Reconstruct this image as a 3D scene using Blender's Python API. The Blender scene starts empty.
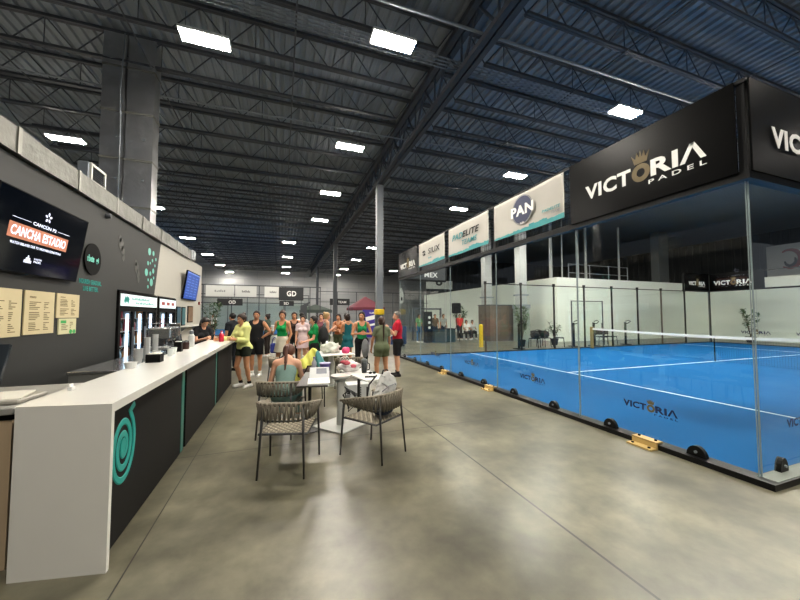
import bpy, math, random
import numpy as np
from mathutils import Vector, Matrix, noise as mnoise
random.seed(7)
PI = math.pi
S = bpy.context.scene
COL = S.collection

# ------------------------------------------------------------------ materials
def lin(c):
    if isinstance(c, str):
        c = c.lstrip('#'); c = [int(c[i:i+2], 16)/255 for i in (0, 2, 4)]
        c = [x/12.92 if x <= .04045 else ((x+.055)/1.055)**2.4 for x in c]
    return (c[0], c[1], c[2], 1.0)
_M = {}
def mat(name, c, rough=.55, metal=0., var=.06, scale=9., spec=.5, emit=0., ec=None, bump=0., coat=0.):
    if name in _M: return _M[name]
    m = bpy.data.materials.new(name); m.use_nodes = True
    N, L = m.node_tree.nodes, m.node_tree.links
    b = N['Principled BSDF']; c = lin(c)
    b.inputs['Roughness'].default_value = rough; b.inputs['Metallic'].default_value = metal
    b.inputs['Specular IOR Level'].default_value = spec
    if coat: b.inputs['Coat Weight'].default_value = coat; b.inputs['Coat Roughness'].default_value = .1
    tc = N.new('ShaderNodeTexCoord'); nz = N.new('ShaderNodeTexNoise')
    nz.inputs['Scale'].default_value = scale; nz.inputs['Detail'].default_value = 5
    L.new(tc.outputs['Object'], nz.inputs['Vector'])
    mx = N.new('ShaderNodeMix'); mx.data_type = 'RGBA'
    mx.inputs[6].default_value = tuple(max(0, x*(1-var)) for x in c[:3])+(1,)
    mx.inputs[7].default_value = tuple(min(1, x*(1+var)) for x in c[:3])+(1,)
    L.new(nz.outputs['Fac'], mx.inputs[0]); L.new(mx.outputs[2], b.inputs['Base Color'])
    if bump:
        bp = N.new('ShaderNodeBump'); bp.inputs['Strength'].default_value = bump; bp.inputs['Distance'].default_value = .02
        L.new(nz.outputs['Fac'], bp.inputs['Height']); L.new(bp.outputs['Normal'], b.inputs['Normal'])
    if emit:
        b.inputs['Emission Color'].default_value = lin(ec) if ec else c
        b.inputs['Emission Strength'].default_value = emit
    _M[name] = m
    return m

def glass_mat(name, tint=(.95, .975, .965), ior=1.5, extra=0.0):
    m = bpy.data.materials.new(name); m.use_nodes = True
    N, L = m.node_tree.nodes, m.node_tree.links; N.clear()
    o = N.new('ShaderNodeOutputMaterial'); t = N.new('ShaderNodeBsdfTransparent'); g = N.new('ShaderNodeBsdfGlossy')
    t.inputs[0].default_value = (*tint, 1); g.inputs['Roughness'].default_value = 0.0
    g.inputs[0].default_value = (.95, .95, .95, 1)
    f = N.new('ShaderNodeFresnel'); f.inputs[0].default_value = ior; mx = N.new('ShaderNodeMixShader')
    ge = N.new('ShaderNodeNewGeometry'); iv = N.new('ShaderNodeMath'); iv.operation = 'SUBTRACT'; iv.inputs[0].default_value = 1; L.new(ge.outputs['Backfacing'], iv.inputs[1])
    pr = N.new('ShaderNodeMath'); pr.operation = 'MULTIPLY'; L.new(f.outputs[0], pr.inputs[0]); L.new(iv.outputs[0], pr.inputs[1])
    L.new(pr.outputs[0], mx.inputs[0]); L.new(t.outputs[0], mx.inputs[1]); L.new(g.outputs[0], mx.inputs[2]); L.new(mx.outputs[0], o.inputs[0])
    return m

def floor_mat():
    m = bpy.data.materials.new('polished_concrete'); m.use_nodes = True
    N, L = m.node_tree.nodes, m.node_tree.links; b = N['Principled BSDF']
    gp = N.new('ShaderNodeNewGeometry'); pos = gp.outputs['Position']
    def nz(scale, det=6, dist=0.):
        n = N.new('ShaderNodeTexNoise'); n.inputs['Scale'].default_value = scale; n.inputs['Detail'].default_value = det
        n.inputs['Roughness'].default_value = .62; n.inputs['Distortion'].default_value = dist
        L.new(pos, n.inputs['Vector']); return n.outputs['Fac']
    def ramp(src, stops):
        r = N.new("ShaderNodeValToRGB"); e = r.color_ramp.elements
        e[0].position, e[0].color = stops[0]; e[1].position, e[1].color = stops[1]
        for p, c in stops[2:]: q = e.new(p); q.color = c
        L.new(src, r.inputs[0]); return r.outputs[0]
    def mix(mode, a, bb, fac=1.):
        x = N.new('ShaderNodeMix'); x.data_type = 'RGBA'; x.blend_type = mode
        if hasattr(fac, 'is_linked'): L.new(fac, x.inputs[0])
        else: x.inputs[0].default_value = fac
        for i, v in ((6, a), (7, bb)):
            if hasattr(v, 'is_linked'): L.new(v, x.inputs[i])
            else: x.inputs[i].default_value = v
        return x.outputs[2]
    base = ramp(nz(.75, 4, .1), [(.2, lin('#2c2a22')), (.8, lin('#a09c86'))])
    fine = ramp(nz(2.6, 5, .1), [(.2, lin('#6a6758')), (.8, lin('#fffdf5'))])
    c = mix('MULTIPLY', base, fine, .85)
    # saw-cut joints
    sp = N.new('ShaderNodeSeparateXYZ'); L.new(pos, sp.inputs[0])
    def line(sock, at, w):
        s = N.new('ShaderNodeMath'); s.operation = 'SUBTRACT'; L.new(sock, s.inputs[0]); s.inputs[1].default_value = at
        a = N.new('ShaderNodeMath'); a.operation = 'ABSOLUTE'; L.new(s.outputs[0], a.inputs[0])
        l = N.new('ShaderNodeMath'); l.operation = 'LESS_THAN'; L.new(a.outputs[0], l.inputs[0]); l.inputs[1].default_value = w
        return l.outputs[0]
    tot = None
    for sock, at, w in [(sp.outputs[0], 2.09, .010), (sp.outputs[0], -.92, .005), (sp.outputs[1], 4.52, .007), (sp.outputs[1], 9.0, .005),
                        (sp.outputs[1], 13.5, .006), (sp.outputs[1], 0.0, .005), (sp.outputs[0], 16.5, .006)]:
        l = line(sock, at, w)
        if tot is None: tot = l
        else:
            x = N.new('ShaderNodeMath'); x.operation = 'MAXIMUM'; L.new(tot, x.inputs[0]); L.new(l, x.inputs[1]); tot = x.outputs[0]
    c = mix('MIX', c, lin('#1f1c17'), tot)
    L.new(c, b.inputs['Base Color'])
    rr = N.new('ShaderNodeMapRange'); L.new(nz(1.3, 3, .1), rr.inputs[0])
    rr.interpolation_type = 'SMOOTHSTEP'; rr.inputs[1].default_value = .1; rr.inputs[2].default_value = .9; rr.inputs[3].default_value = .285; rr.inputs[4].default_value = .38
    L.new(rr.outputs[0], b.inputs['Roughness']); b.inputs['Specular IOR Level'].default_value = .55
    return m

def block_mat(name, c1, c2, mort, bw=1.2, bh=.6):
    m = bpy.data.materials.new(name); m.use_nodes = True
    N, L = m.node_tree.nodes, m.node_tree.links; b = N['Principled BSDF']; b.inputs['Roughness'].default_value = .85
    tc = N.new('ShaderNodeTexCoord'); mp = N.new('ShaderNodeMapping'); mp.inputs['Rotation'].default_value = (PI/2, 0, 0)
    L.new(tc.outputs['Object'], mp.inputs[0])
    br = N.new('ShaderNodeTexBrick'); L.new(mp.outputs[0], br.inputs[0])
    br.inputs['Color1'].default_value = lin(c1); br.inputs['Color2'].default_value = lin(c2); br.inputs['Mortar'].default_value = lin(mort)
    br.inputs['Scale'].default_value = 1; br.inputs['Mortar Size'].default_value = .018
    br.inputs['Brick Width'].default_value = bw; br.inputs['Row Height'].default_value = bh
    L.new(br.outputs[0], b.inputs['Base Color']); return m

# ------------------------------------------------------------------ object helpers
def tag(o, label, cat, group=None, kind=None):
    if label: o['label'] = label
    if cat: o['category'] = cat
    if group: o['group'] = group
    if kind: o['kind'] = kind
    return o
def thing(name, label, cat, loc=(0, 0, 0), rz=0., group=None):
    o = bpy.data.objects.new(name, None); COL.objects.link(o); o.empty_display_size = .1
    o.location = loc; o.rotation_euler = (0, 0, rz)
    return tag(o, label, cat, group)
def dup(root, loc, rz=None, label=None, group=None):
    r = root.copy(); COL.objects.link(r); r.location = loc
    if rz is not None: r.rotation_euler = (0, 0, rz)
    if label: r['label'] = label
    if group: r['group'] = group
    for ch in list(root.children):
        c = ch.copy(); COL.objects.link(c); c.parent = r
        for g in list(ch.children):
            d = g.copy(); COL.objects.link(d); d.parent = c
    return r
def rootloc(p):
    v = Vector((0, 0, 0))
    while p is not None: v = v+p.location; p = p.parent
    return v
def link_mesh(name, V, F, m, parent=None, world=True, smooth=False, mi=None):
    """one mesh object; V in world space (world=True) or in the parent's own space"""
    V = np.asarray(V, float).reshape(-1, 3)
    if parent is not None:
        off = np.array(rootloc(parent)) if world else np.zeros(3)
    else:
        lo, hi = V.min(0), V.max(0); off = np.array([(lo[0]+hi[0])/2, (lo[1]+hi[1])/2, lo[2]])
    me = bpy.data.meshes.new(name); me.from_pydata((V-off).tolist(), [], [tuple(f) for f in F])
    ms = m if isinstance(m, (list, tuple)) else [m]
    for x in ms: me.materials.append(x)
    if mi is not None: me.polygons.foreach_set('material_index', np.asarray(mi, np.int32))
    if smooth: me.polygons.foreach_set('use_smooth', np.ones(len(me.polygons), bool))
    me.update()
    o = bpy.data.objects.new(name, me); COL.objects.link(o)
    if parent is not None: o.parent = parent
    else: o.location = off
    return o
def frame_of(d):
    d = np.asarray(d, float); d = d/np.linalg.norm(d)
    a = np.array([0, 0, 1.]) if abs(d[2]) < .9 else np.array([1., 0, 0])
    u = np.cross(a, d); u /= np.linalg.norm(u); return u, np.cross(d, u), d

class MB:
    def __init__(s): s.V = []; s.F = []; s.M = []
    def add(s, V, F, mi=0):
        n = len(s.V); s.V += [tuple(map(float, v)) for v in V]; s.F += [tuple(n+i for i in f) for f in F]; s.M += [mi]*len(F); return s
    BF = [(0, 3, 2, 1), (4, 5, 6, 7), (0, 1, 5, 4), (1, 2, 6, 5), (2, 3, 7, 6), (3, 0, 4, 7)]
    def box(s, x0, x1, y0, y1, z0, z1, mi=0):
        return s.add([(x0, y0, z0), (x1, y0, z0), (x1, y1, z0), (x0, y1, z0), (x0, y0, z1), (x1, y0, z1), (x1, y1, z1), (x0, y1, z1)], s.BF, mi)
    def obox(s, c, u, v, w, mi=0):
        c, u, v, w = (np.asarray(x, float) for x in (c, u, v, w))
        if np.dot(np.cross(u, v), w) < 0: u = -u
        return s.add([c-u-v-w, c+u-v-w, c+u+v-w, c-u+v-w, c-u-v+w, c+u-v+w, c+u+v+w, c-u+v+w], s.BF, mi)
    def bbox(s, x0, x1, y0, y1, z0, z1, b=.008, mi=0):
        """box with chamfered edges: a rounded-corner footprint with bevelled top and bottom"""
        b = min(b, (x1-x0)/2.2, (y1-y0)/2.2, (z1-z0)/2.2)
        def ring(i, z):
            a, c, d, e = x0+i, x1-i, y0+i, y1-i
            return [(a+b, d, z), (c-b, d, z), (c, d+b, z), (c, e-b, z), (c-b, e, z), (a+b, e, z), (a, e-b, z), (a, d+b, z)]
        R = ring(b, z0)+ring(0, z0+b)+ring(0, z1-b)+ring(b, z1)
        F = [tuple(range(7, -1, -1)), tuple(range(24, 32))]
        for k in range(3):
            for i in range(8): j = (i+1) % 8; F.append((k*8+i, k*8+j, k*8+8+j, k*8+8+i))
        return s.add(R, F, mi)
    def tube(s, P, r, n=8, closed=False, mi=0, flat=None):
        P = [np.asarray(p, float) for p in P]; k = len(P); V = []; F = []; up = None
        for i, p in enumerate(P):
            a = P[i-1] if (i > 0 or closed) else P[0]; b = P[(i+1) % k] if (i < k-1 or closed) else P[-1]
            d = b-a; d = d/(np.linalg.norm(d)+1e-12)
            if up is None: up = frame_of(d)[0]
            up = up-d*np.dot(up, d); up /= (np.linalg.norm(up)+1e-12); w = np.cross(d, up)
            rr = r[i] if hasattr(r, '__len__') else r
            for j in range(n):
                t = 2*PI*j/n; V.append(p+up*rr*math.cos(t)+w*rr*math.sin(t)*(flat or 1))
        for i in range(k if closed else k-1):
            for j in range(n):
                a, b = i*n+j, i*n+(j+1) % n; c, d = ((i+1) % k)*n+(j+1) % n, ((i+1) % k)*n+j
                F.append((a, b, c, d))
        if not closed: F.append(tuple(range(n-1, -1, -1))); F.append(tuple((k-1)*n+j for j in range(n)))
        return s.add(V, F, mi)
    def cyl(s, p0, p1, r0, r1=None, n=16, mi=0): return s.tube([p0, p1], [r0, r0 if r1 is None else r1], n, mi=mi)
    def lathe(s, prof, c=(0, 0, 0), n=20, mi=0):
        V = []; F = []; k = len(prof)
        for r, z in prof:
            for j in range(n): t = 2*PI*j/n; V.append((c[0]+max(r, 1e-4)*math.cos(t), c[1]+max(r, 1e-4)*math.sin(t), c[2]+z))
        for i in range(k-1):
            for j in range(n): F.append((i*n+j, i*n+(j+1) % n, (i+1)*n+(j+1) % n, (i+1)*n+j))
        F.append(tuple(range(n-1, -1, -1))); F.append(tuple((k-1)*n+j for j in range(n)))
        return s.add(V, F, mi)
    def ball(s, c, r, n=14, m=9, mi=0, jit=0., fq=6.):
        V = []; F = []; r = r if hasattr(r, '__len__') else (r, r, r)
        for i in range(m+1):
            ph = PI*i/m
            for j in range(n):
                t = 2*PI*j/n; d = np.array([math.sin(ph)*math.cos(t), math.sin(ph)*math.sin(t), -math.cos(ph)])
                q = 1.
                if jit:
                    p = Vector(d*np.array(r)*fq)+Vector(c)*3.1; q = 1+jit*(mnoise.noise(p)+.6*abs(mnoise.noise(p*2.3)))
                V.append(np.asarray(c)+d*np.array(r)*q)
        for i in range(m):
            for j in range(n): F.append((i*n+j, i*n+(j+1) % n, (i+1)*n+(j+1) % n, (i+1)*n+j))
        return s.add(V, F, mi)
    def prism(s, poly, e, mi=0):
        """closed 3-D polygon extruded along e"""
        P = [np.asarray(p, float) for p in poly]; n = len(P); e = np.asarray(e, float)
        return s.add(P+[p+e for p in P], [tuple(range(n-1, -1, -1)), tuple(range(n, 2*n))]+[(i, (i+1) % n, n+(i+1) % n, n+i) for i in range(n)], mi)
    def build(s, name, m, parent=None, world=True, smooth=False):
        return link_mesh(name, s.V, s.F, m, parent, world, smooth, s.M if isinstance(m, (list, tuple)) else None)

# ------------------------------------------------------------------ lettering
_TX = {}
def glyphs(txt, bold=0.):
    k = (txt, bold)
    if k not in _TX:
        c = bpy.data.curves.new('tmp', 'FONT'); c.body = txt; c.size = 1; c.offset = bold; c.resolution_u = 3; c.extrude = .02
        c.space_character = 1+bold*2.5
        o = bpy.data.objects.new('tmp', c); COL.objects.link(o)
        dg = bpy.context.evaluated_depsgraph_get(); me = bpy.data.meshes.new_from_object(o.evaluated_get(dg))
        V = np.array([v.co[:] for v in me.vertices]); F = [tuple(p.vertices) for p in me.polygons]
        bpy.data.objects.remove(o); bpy.data.curves.remove(c); bpy.data.meshes.remove(me)
        _TX[k] = (V, F)
    return _TX[k]
def text(mb, txt, org, right, up, w, h, bold=.012, shear=0., depth=.003, mi=0, rot=0.):
    """lettering fitted to w x h with its lower left corner at org; '~' draws small unreadable print as strokes"""
    if txt[0] == '~':
        r_, u_ = np.asarray(right, float), np.asarray(up, float); n_ = np.cross(r_, u_); k = len(txt)
        for i in range(k):
            hh = h*(.55+.45*((i*7+3) % 5)/4); c = np.asarray(org, float)+r_*w*(i+.5)/k+u_*hh/2
            mb.obox(c, r_*w*.30/k, u_*hh/2, n_*depth/2)
        return mb
    V, F = glyphs(txt, bold); V = V.copy(); lo, hi = V.min(0), V.max(0)
    V[:, 0] = (V[:, 0]-lo[0])/(hi[0]-lo[0]); V[:, 1] = (V[:, 1]-lo[1])/(hi[1]-lo[1]); V[:, 2] = (V[:, 2]-lo[2])/(hi[2]-lo[2])
    right, up = np.asarray(right, float), np.asarray(up, float); nrm = np.cross(right, up)
    x = V[:, 0]*w+V[:, 1]*h*shear; y = V[:, 1]*h
    W = np.asarray(org, float)+np.outer(x, right)+np.outer(y, up)+np.outer(V[:, 2]*depth, nrm)
    mb.add(W, F, mi); return mb
def crown_poly(mb, c, right, up, w, h, depth, mi=0):
    right, up = np.asarray(right, float), np.asarray(up, float); nr = np.cross(right, up)
    pts = [(-.34, 0), (.34, 0), (.5, .78), (.27, .38), (.2, .92), (.07, .42), (0, 1), (-.07, .42), (-.2, .92), (-.27, .38), (-.5, .78)]
    P = [np.asarray(c)+right*x*w+up*y*h for x, y in pts]
    n = len(P); Q = [p+nr*depth for p in P]
    F = []
    # fan pieces (spikes) so that the concave outline fills correctly
    base = [0, 1]
    tri = [(1, 2, 3), (3, 4, 5), (5, 6, 7), (7, 8, 9), (9, 10, 0), (0, 1, 3, 5, 7, 9)]
    for t in tri: F.append(tuple(n+i for i in t)); F.append(tuple(reversed(t)))
    for i in range(n): j = (i+1) % n; F.append((i, j, n+j, n+i))
    mb.add(P+Q, F, mi)
def ring_flat(mb, c, right, up, r0, r1, depth, n=28, mi=0, sx=1.):
    right, up = np.asarray(right, float), np.asarray(up, float); nr = np.cross(right, up); V = []; F = []
    for j in range(n):
        t = 2*PI*j/n
        for r in (r0, r1):
            p = np.asarray(c)+right*math.cos(t)*r*sx+up*math.sin(t)*r; V += [p, p+nr*depth]
    for j in range(n):
        a, b = j*4, ((j+1) % n)*4
        F += [(a+1, a+3, b+3, b+1), (a+3, a+2, b+2, b+3), (a, b, b+2, a+2), (a, a+1, b+1, b)]
    mb.add(V, F, mi)
def disc_flat(mb, c, right, up, rx, ry, depth, n=28, mi=0):
    right, up = np.asarray(right, float), np.asarray(up, float); nr = np.cross(right, up)
    P = [np.asarray(c)+right*math.cos(2*PI*j/n)*rx+up*math.sin(2*PI*j/n)*ry for j in range(n)]
    mb.prism(P, nr*depth, mi)
def court_logo(parent, org, right, up, w, h, mw, mg, depth=.003, sub=True):
    """crowned court name: white (or navy) letters with a gold O under a crown, small second line"""
    right, up = np.asarray(right, float), np.asarray(up, float); org = np.asarray(org, float)
    a = MB(); text(a, 'VICT', org, right, up, w*.455, h, .035, depth=depth)
    text(a, 'RI', org+right*w*.62, right, up, w*.2, h, .035, depth=depth)
    # last letter without its crossbar
    ax = w*.83
    for x0, x1 in ((0, .5), (1, .5)):
        p0 = org+right*(ax+x0*w*.17); p1 = org+right*(ax+x1*w*.17)+up*h; t = right*w*.035*(1 if x0 == 0 else -1)
        P = [p0, p0+t, p1+t*.45, p1-t*.45] if x0 == 0 else [p0+t, p0, p1-t*.45, p1+t*.45]
        a.prism(P, np.cross(right, up)*depth)
    if sub: text(a, 'P A D E L', org+right*w*.6-up*h*.42, right, up, w*.4, h*.26, .01, depth=depth)
    a.build('lettering', mw, parent)
    g = MB(); ring_flat(g, org+right*w*.54+up*h*.48, right, up, h*.26, h*.56, depth*1.3, sx=w*.075/(h*.56))
    crown_poly(g, org+right*w*.54+up*h*1.08, right, up, w*.15, h*.8, depth*1.3)
    g.build('crown_emblem', mg, parent)

# ------------------------------------------------------------------ signed distance bodies (people, bags)
class SD:
    def __init__(s): s.p = []; s.cut = []; s.sub = []
    def ell(s, c, r, A=np.eye(3), k=.03, t=''): s.p.append(('e', np.array(c, float), np.array(r, float), np.array(A, float), k, t)); return s
    def cone(s, a, b, r0, r1, k=.02, t='', f0=False, f1=False, sq=None): s.p.append(('c', np.array(a, float), np.array(b, float), r0, r1, k, t, f0, f1, sq)); return s
    def tagk(s, q): return q[5] if q[0] == 'e' else q[6]
def _d(q, P):
    if q[0] == 'e':
        l = ((P-q[1])@q[3].T)/q[2]; k0 = np.sqrt((l*l).sum(-1))+1e-9; k1 = np.sqrt(((l/q[2])**2).sum(-1))+1e-9
        return k0*(k0-1)/k1
    _, a, b, r0, r1, k, t, f0, f1, sq = q
    ba = b-a; L2 = ba@ba+1e-12; L = math.sqrt(L2); pa = P-a; h = (pa@ba)/L2; hc = np.clip(h, 0, 1)
    v = pa-hc[..., None]*ba
    if sq is not None:
        ax, fc = sq; cmp = v@ax; v = v+np.multiply.outer(cmp*(1/fc-1), ax)
    d = np.sqrt((v*v).sum(-1))-(r0+(r1-r0)*hc)
    if f1: d = np.maximum(d, (h-1)*L)
    if f0: d = np.maximum(d, -h*L)
    return d
def _bb(q):
    if q[0] == 'e': r = q[2].max(); return q[1]-r, q[1]+r
    r = max(q[3], q[4])*(1. if q[9] is None else max(1., q[9][1])); return np.minimum(q[1], q[2])-r, np.maximum(q[1], q[2])+r
def sd_mesh(sd, h):
    los, his = zip(*[_bb(q) for q in sd.p]); lo = np.min(los, 0)-3*h; hi = np.max(his, 0)+3*h
    n = np.ceil((hi-lo)/h).astype(int)+1; D = np.full(n, .25, np.float32)
    ax = [lo[i]+h*np.arange(n[i]) for i in range(3)]
    def block(q, mg):
        a, b = _bb(q); i0 = np.maximum(0, np.floor((a-mg-lo)/h).astype(int)); i1 = np.minimum(n, np.ceil((b+mg-lo)/h).astype(int)+1)
        sl = tuple(slice(i0[i], i1[i]) for i in range(3))
        P = np.stack(np.meshgrid(*[ax[i][sl[i]] for i in range(3)], indexing='ij'), -1); return sl, P
    for q in sd.p:
        k = q[4] if q[0] == 'e' else q[5]; sl, P = block(q, k+2*h); d = _d(q, P); o = D[sl]
        hh = np.clip(.5+.5*(o-d)/k, 0, 1); D[sl] = o*(1-hh)+d*hh-k*hh*(1-hh)
    for q in sd.sub: 
        sl, P = block(q, 2*h); D[sl] = np.maximum(D[sl], -_d(q, P))
    if sd.cut:
        P = np.stack(np.meshgrid(*ax, indexing='ij'), -1)
        for p, nr in sd.cut: D = np.maximum(D, (P-np.asarray(p))@np.asarray(nr))
    return nets(D, lo, h)
def nets(D, lo, h):
    I = D < 0; nx, ny, nz = D.shape
    off = [(i, j, k) for i in (0, 1) for j in (0, 1) for k in (0, 1)]
    c = sum(I[i:nx-1+i, j:ny-1+j, k:nz-1+k].astype(np.int8) for i, j, k in off)
    idx = np.full(c.shape, -1, np.int64); cells = np.argwhere((c > 0) & (c < 8)); idx[tuple(cells.T)] = np.arange(len(cells))
    val = [D[cells[:, 0]+i, cells[:, 1]+j, cells[:, 2]+k] for i, j, k in off]
    pos = np.zeros((len(cells), 3)); cnt = np.zeros(len(cells))
    for a in range(8):
        for b in range(a+1, 8):
            oa, ob = np.array(off[a]), np.array(off[b])
            if abs(oa-ob).sum() != 1: continue
            m = (val[a] < 0) != (val[b] < 0); t = val[a][m]/(val[a][m]-val[b][m]); pos[m] += oa+t[:, None]*(ob-oa); cnt[m] += 1
    V = lo+h*(cells+pos/np.maximum(cnt, 1)[:, None]); F = []
    for ax_ in range(3):
        u, v = (ax_+1) % 3, (ax_+2) % 3
        s0 = [slice(None)]*3; s1 = [slice(None)]*3; s0[ax_] = slice(0, -1); s1[ax_] = slice(1, None)
        A, B = I[tuple(s0)], I[tuple(s1)]; E = np.argwhere(A != B)
        E = E[(E[:, u] > 0) & (E[:, v] > 0) & (E[:, u] < D.shape[u]-1) & (E[:, v] < D.shape[v]-1)]
        if not len(E): continue
        fl = A[tuple(E.T)]
        def at(du, dv):
            G = E.copy(); G[:, u] -= du; G[:, v] -= dv; return idx[tuple(G.T)]
        q = np.stack([at(1, 1), at(0, 1), at(0, 0), at(1, 0)], 1); q[~fl] = q[~fl][:, ::-1]; F.append(q)
    F = np.concatenate(F) if F else np.zeros((0, 4), int)
    return V, F[(F >= 0).all(1)]
def np_mesh(name, V, F, mats, parent=None, mi=None):
    me = bpy.data.meshes.new(name); me.vertices.add(len(V)); me.vertices.foreach_set('co', np.asarray(V, np.float32).ravel())
    me.loops.add(F.size); me.loops.foreach_set('vertex_index', F.astype(np.int32).ravel())
    me.polygons.add(len(F)); me.polygons.foreach_set('loop_start', np.arange(0, F.size, 4, dtype=np.int32))
    try: me.polygons.foreach_set('loop_total', np.full(len(F), 4, np.int32))
    except Exception: pass
    for m in mats: me.materials.append(m)
    if mi is not None: me.polygons.foreach_set('material_index', mi.astype(np.int32))
    me.polygons.foreach_set('use_smooth', np.ones(len(F), bool)); me.update(calc_edges=True); me.validate()
    o = bpy.data.objects.new(name, me); COL.objects.link(o)
    if parent is not None: o.parent = parent
    return o

def rot(ax, a):
    return np.array(Matrix.Rotation(a, 3, ax))
def unit(v): v = np.array(v, float); return v/np.linalg.norm(v)
SKIN = dict(light='#d9a384', tan='#bf8762', brown='#96633f', pale='#e2b59a')
def skin_mats(k):
    c = SKIN[k]; return [mat('skin_'+k, c, .5, var=.05, scale=14), mat('eye_white', '#e8e4dc', .3), mat('iris_dark', '#241710', .2), mat('lip_'+k, '#a4584c', .45)]

def person(label, loc, rz, H=1.7, sex='f', skin='tan', hair=('pony', '#2a1a12'), top=('tank', '#0d7a4a'), bottom=('shorts', '#15161a'), shoes='#e6e6e2',
           socks=None, lean=0., twist=0., arms=None, legs=None, head=(0., 0.), hip=None, h=.0075, bulk=1., group=None, nudge=0.):
    """local frame: faces +Y, its own right hand is +X, z up from the ground"""
    root = thing('person', label, 'person', loc, math.radians(rz), group)
    s = H/1.7; m = sex == 'm'; sw = (.195 if m else .168)*s; b = bulk
    B = SD(); lean = math.radians(lean); U = rot('Z', math.radians(twist))@rot('X', -lean); J = {}
    arms = arms or [((-.12, .05, -1), (-.05, .22, -1)), ((.12, .05, -1), (.05, .22, -1))]
    legs = legs or [((-.05, .02, -1), (0, -.04, -1)), ((.05, .02, -1), (0, -.04, -1))]
    # hip height from the lower ankle
    low = 0.
    for i, (th, sh) in enumerate(legs): low = min(low, (unit(th)*.42+unit(sh)*.40)[2]*s)
    hz = hip if hip is not None else -low+.085*s
    O = np.array([0, 0, hz]); up0 = np.array([0, 0, .07*s])
    X = lambda x, y, z: O+np.array([x, y, z])*s
    T = lambda x, y, z: O+up0+U@(np.array([x, y, z])*s-up0)
    # pelvis and trunk
    B.ell(X(0, -.005, .035), np.array([.165 if not m else .158, .112, .115])*s*b, k=.05, t='pel')
    for sx in (-1, 1): B.ell(X(sx*.075, -.065, -.01), np.array([.085, .08, .09])*s*b, k=.04, t='pel')
    B.ell(T(0, 0, .17), np.array([.142 if m else .122, .1 if m else .09, .14])*s*b, U.T, k=.06, t='wai')
    B.ell(T(0, -.005, .34), np.array([.168 if m else .142, .115 if m else .1, .17])*s*b, U.T, k=.06, t='rib')
    if not m:
        for sx in (-1, 1): B.ell(T(sx*.062, .075, .335), np.array([.06, .055, .058])*s, U.T, k=.03, t='rib')
    B.cone(T(-sw/s+.03, -.01, .475), T(sw/s-.03, -.01, .475), .056*s, .056*s, k=.05, t='shl')
    for sx in (-1, 1): B.cone(T(0, -.02, .545), T(sx*(sw/s-.04), -.015, .49), .045*s, .04*s, k=.04, t='trap')
    B.cone(T(0, -.012, .51), T(0, .004, .625), (.058 if m else .047)*s, (.054 if m else .044)*s, k=.03, t='neck')
    # head
    Hm = U@rot('Z', math.radians(head[0]))@rot('X', math.radians(head[1])); hc0 = T(0, .0, .60); up1 = np.array([0, .015, .08])*s
    G = lambda x, y, z: hc0+Hm@(np.array([x, y, z])*s+up1)
    B.ell(G(0, -.012, .03), np.array([.075, .093, .086])*s, Hm.T, k=.02, t='hd'); B.ell(G(0, .022, -.035), np.array([.057, .066, .079])*s, Hm.T, k=.03, t='hd')
    B.cone(G(0, .086, .0), G(0, .103, -.034), .008*s, .0135*s, k=.012, t='hd'); B.ell(G(0, .08, -.064), np.array([.023, .012, .011])*s, Hm.T, k=.006, t='hd')
    B.cone(G(-.036, .074, .019), G(.036, .074, .019), .010*s, .010*s, k=.012, t='hd')
    for sx in (-1, 1):
        B.ell(G(sx*.076, -.008, -.01), np.array([.011, .022, .033])*s, Hm.T, k=.006, t='hd'); B.ell(G(sx*.031, .07, -.001), np.array([.0165, .0145, .011])*s, Hm.T, k=.004, t='hd')
    # arms and hands
    for i, sx in enumerate((-1, 1)):
        ua, fa = arms[i][0], arms[i][1]; curl = arms[i][2] if len(arms[i]) > 2 else 22
        sh_ = T(sx*sw/s, -.01, .472); el = sh_+U@unit(ua)*.285*s; fd = U@unit(fa); wr = el+fd*.245*s; n_ = 'L' if sx < 0 else 'R'
        B.cone(sh_, el, (.05 if m else .043)*s*b, (.038 if m else .033)*s, k=.03, t='ua'+n_)
        B.cone(el, wr, (.039 if m else .034)*s, (.027 if m else .023)*s, k=.012, t='fa'+n_)
        # palm faces the body's midline (or what the forearm points past)
        inn = U@np.array([-sx, .15, 0]); pn = unit(inn-fd*(inn@fd)); sd_ = np.cross(fd, pn)
        fwd = U@np.array([0, 1., .3]); sd_ = sd_ if sd_@fwd > 0 else -sd_       # thumb side
        B.cone(wr, wr+fd*.082*s, .030*s, .036*s, k=.012, t='ha'+n_, sq=(pn, .5))
        for q, (o_, L_) in enumerate(((.031, .072), (.0105, .08), (-.0105, .075), (-.031, .06))):
            p = wr+fd*.085*s+sd_*o_*s; spr = sd_*o_*2.2
            for sg in range(2):
                an = math.radians(curl*(.7+sg*1.2)); dv = unit(fd*math.cos(an)+pn*math.sin(an)+spr*(1-.6*sg)); p2 = p+dv*L_*.52*s
                B.cone(p, p2, (.0098-.001*sg)*s, (.0088-.001*sg)*s, k=.003, t='ha'+n_); p = p2
        tb = wr+fd*.03*s+sd_*.026*s; tv = unit(fd*.7+sd_*.75+pn*.3); B.cone(tb, tb+tv*.04*s, .0125*s, .0105*s, k=.008, t='ha'+n_)
        B.cone(tb+tv*.04*s, tb+tv*.04*s+unit(tv+fd*.5)*.03*s, .0105*s, .009*s, k=.003, t='ha'+n_)
        J['wr'+n_] = wr; J['fd'+n_] = fd; J['pn'+n_] = pn
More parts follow.
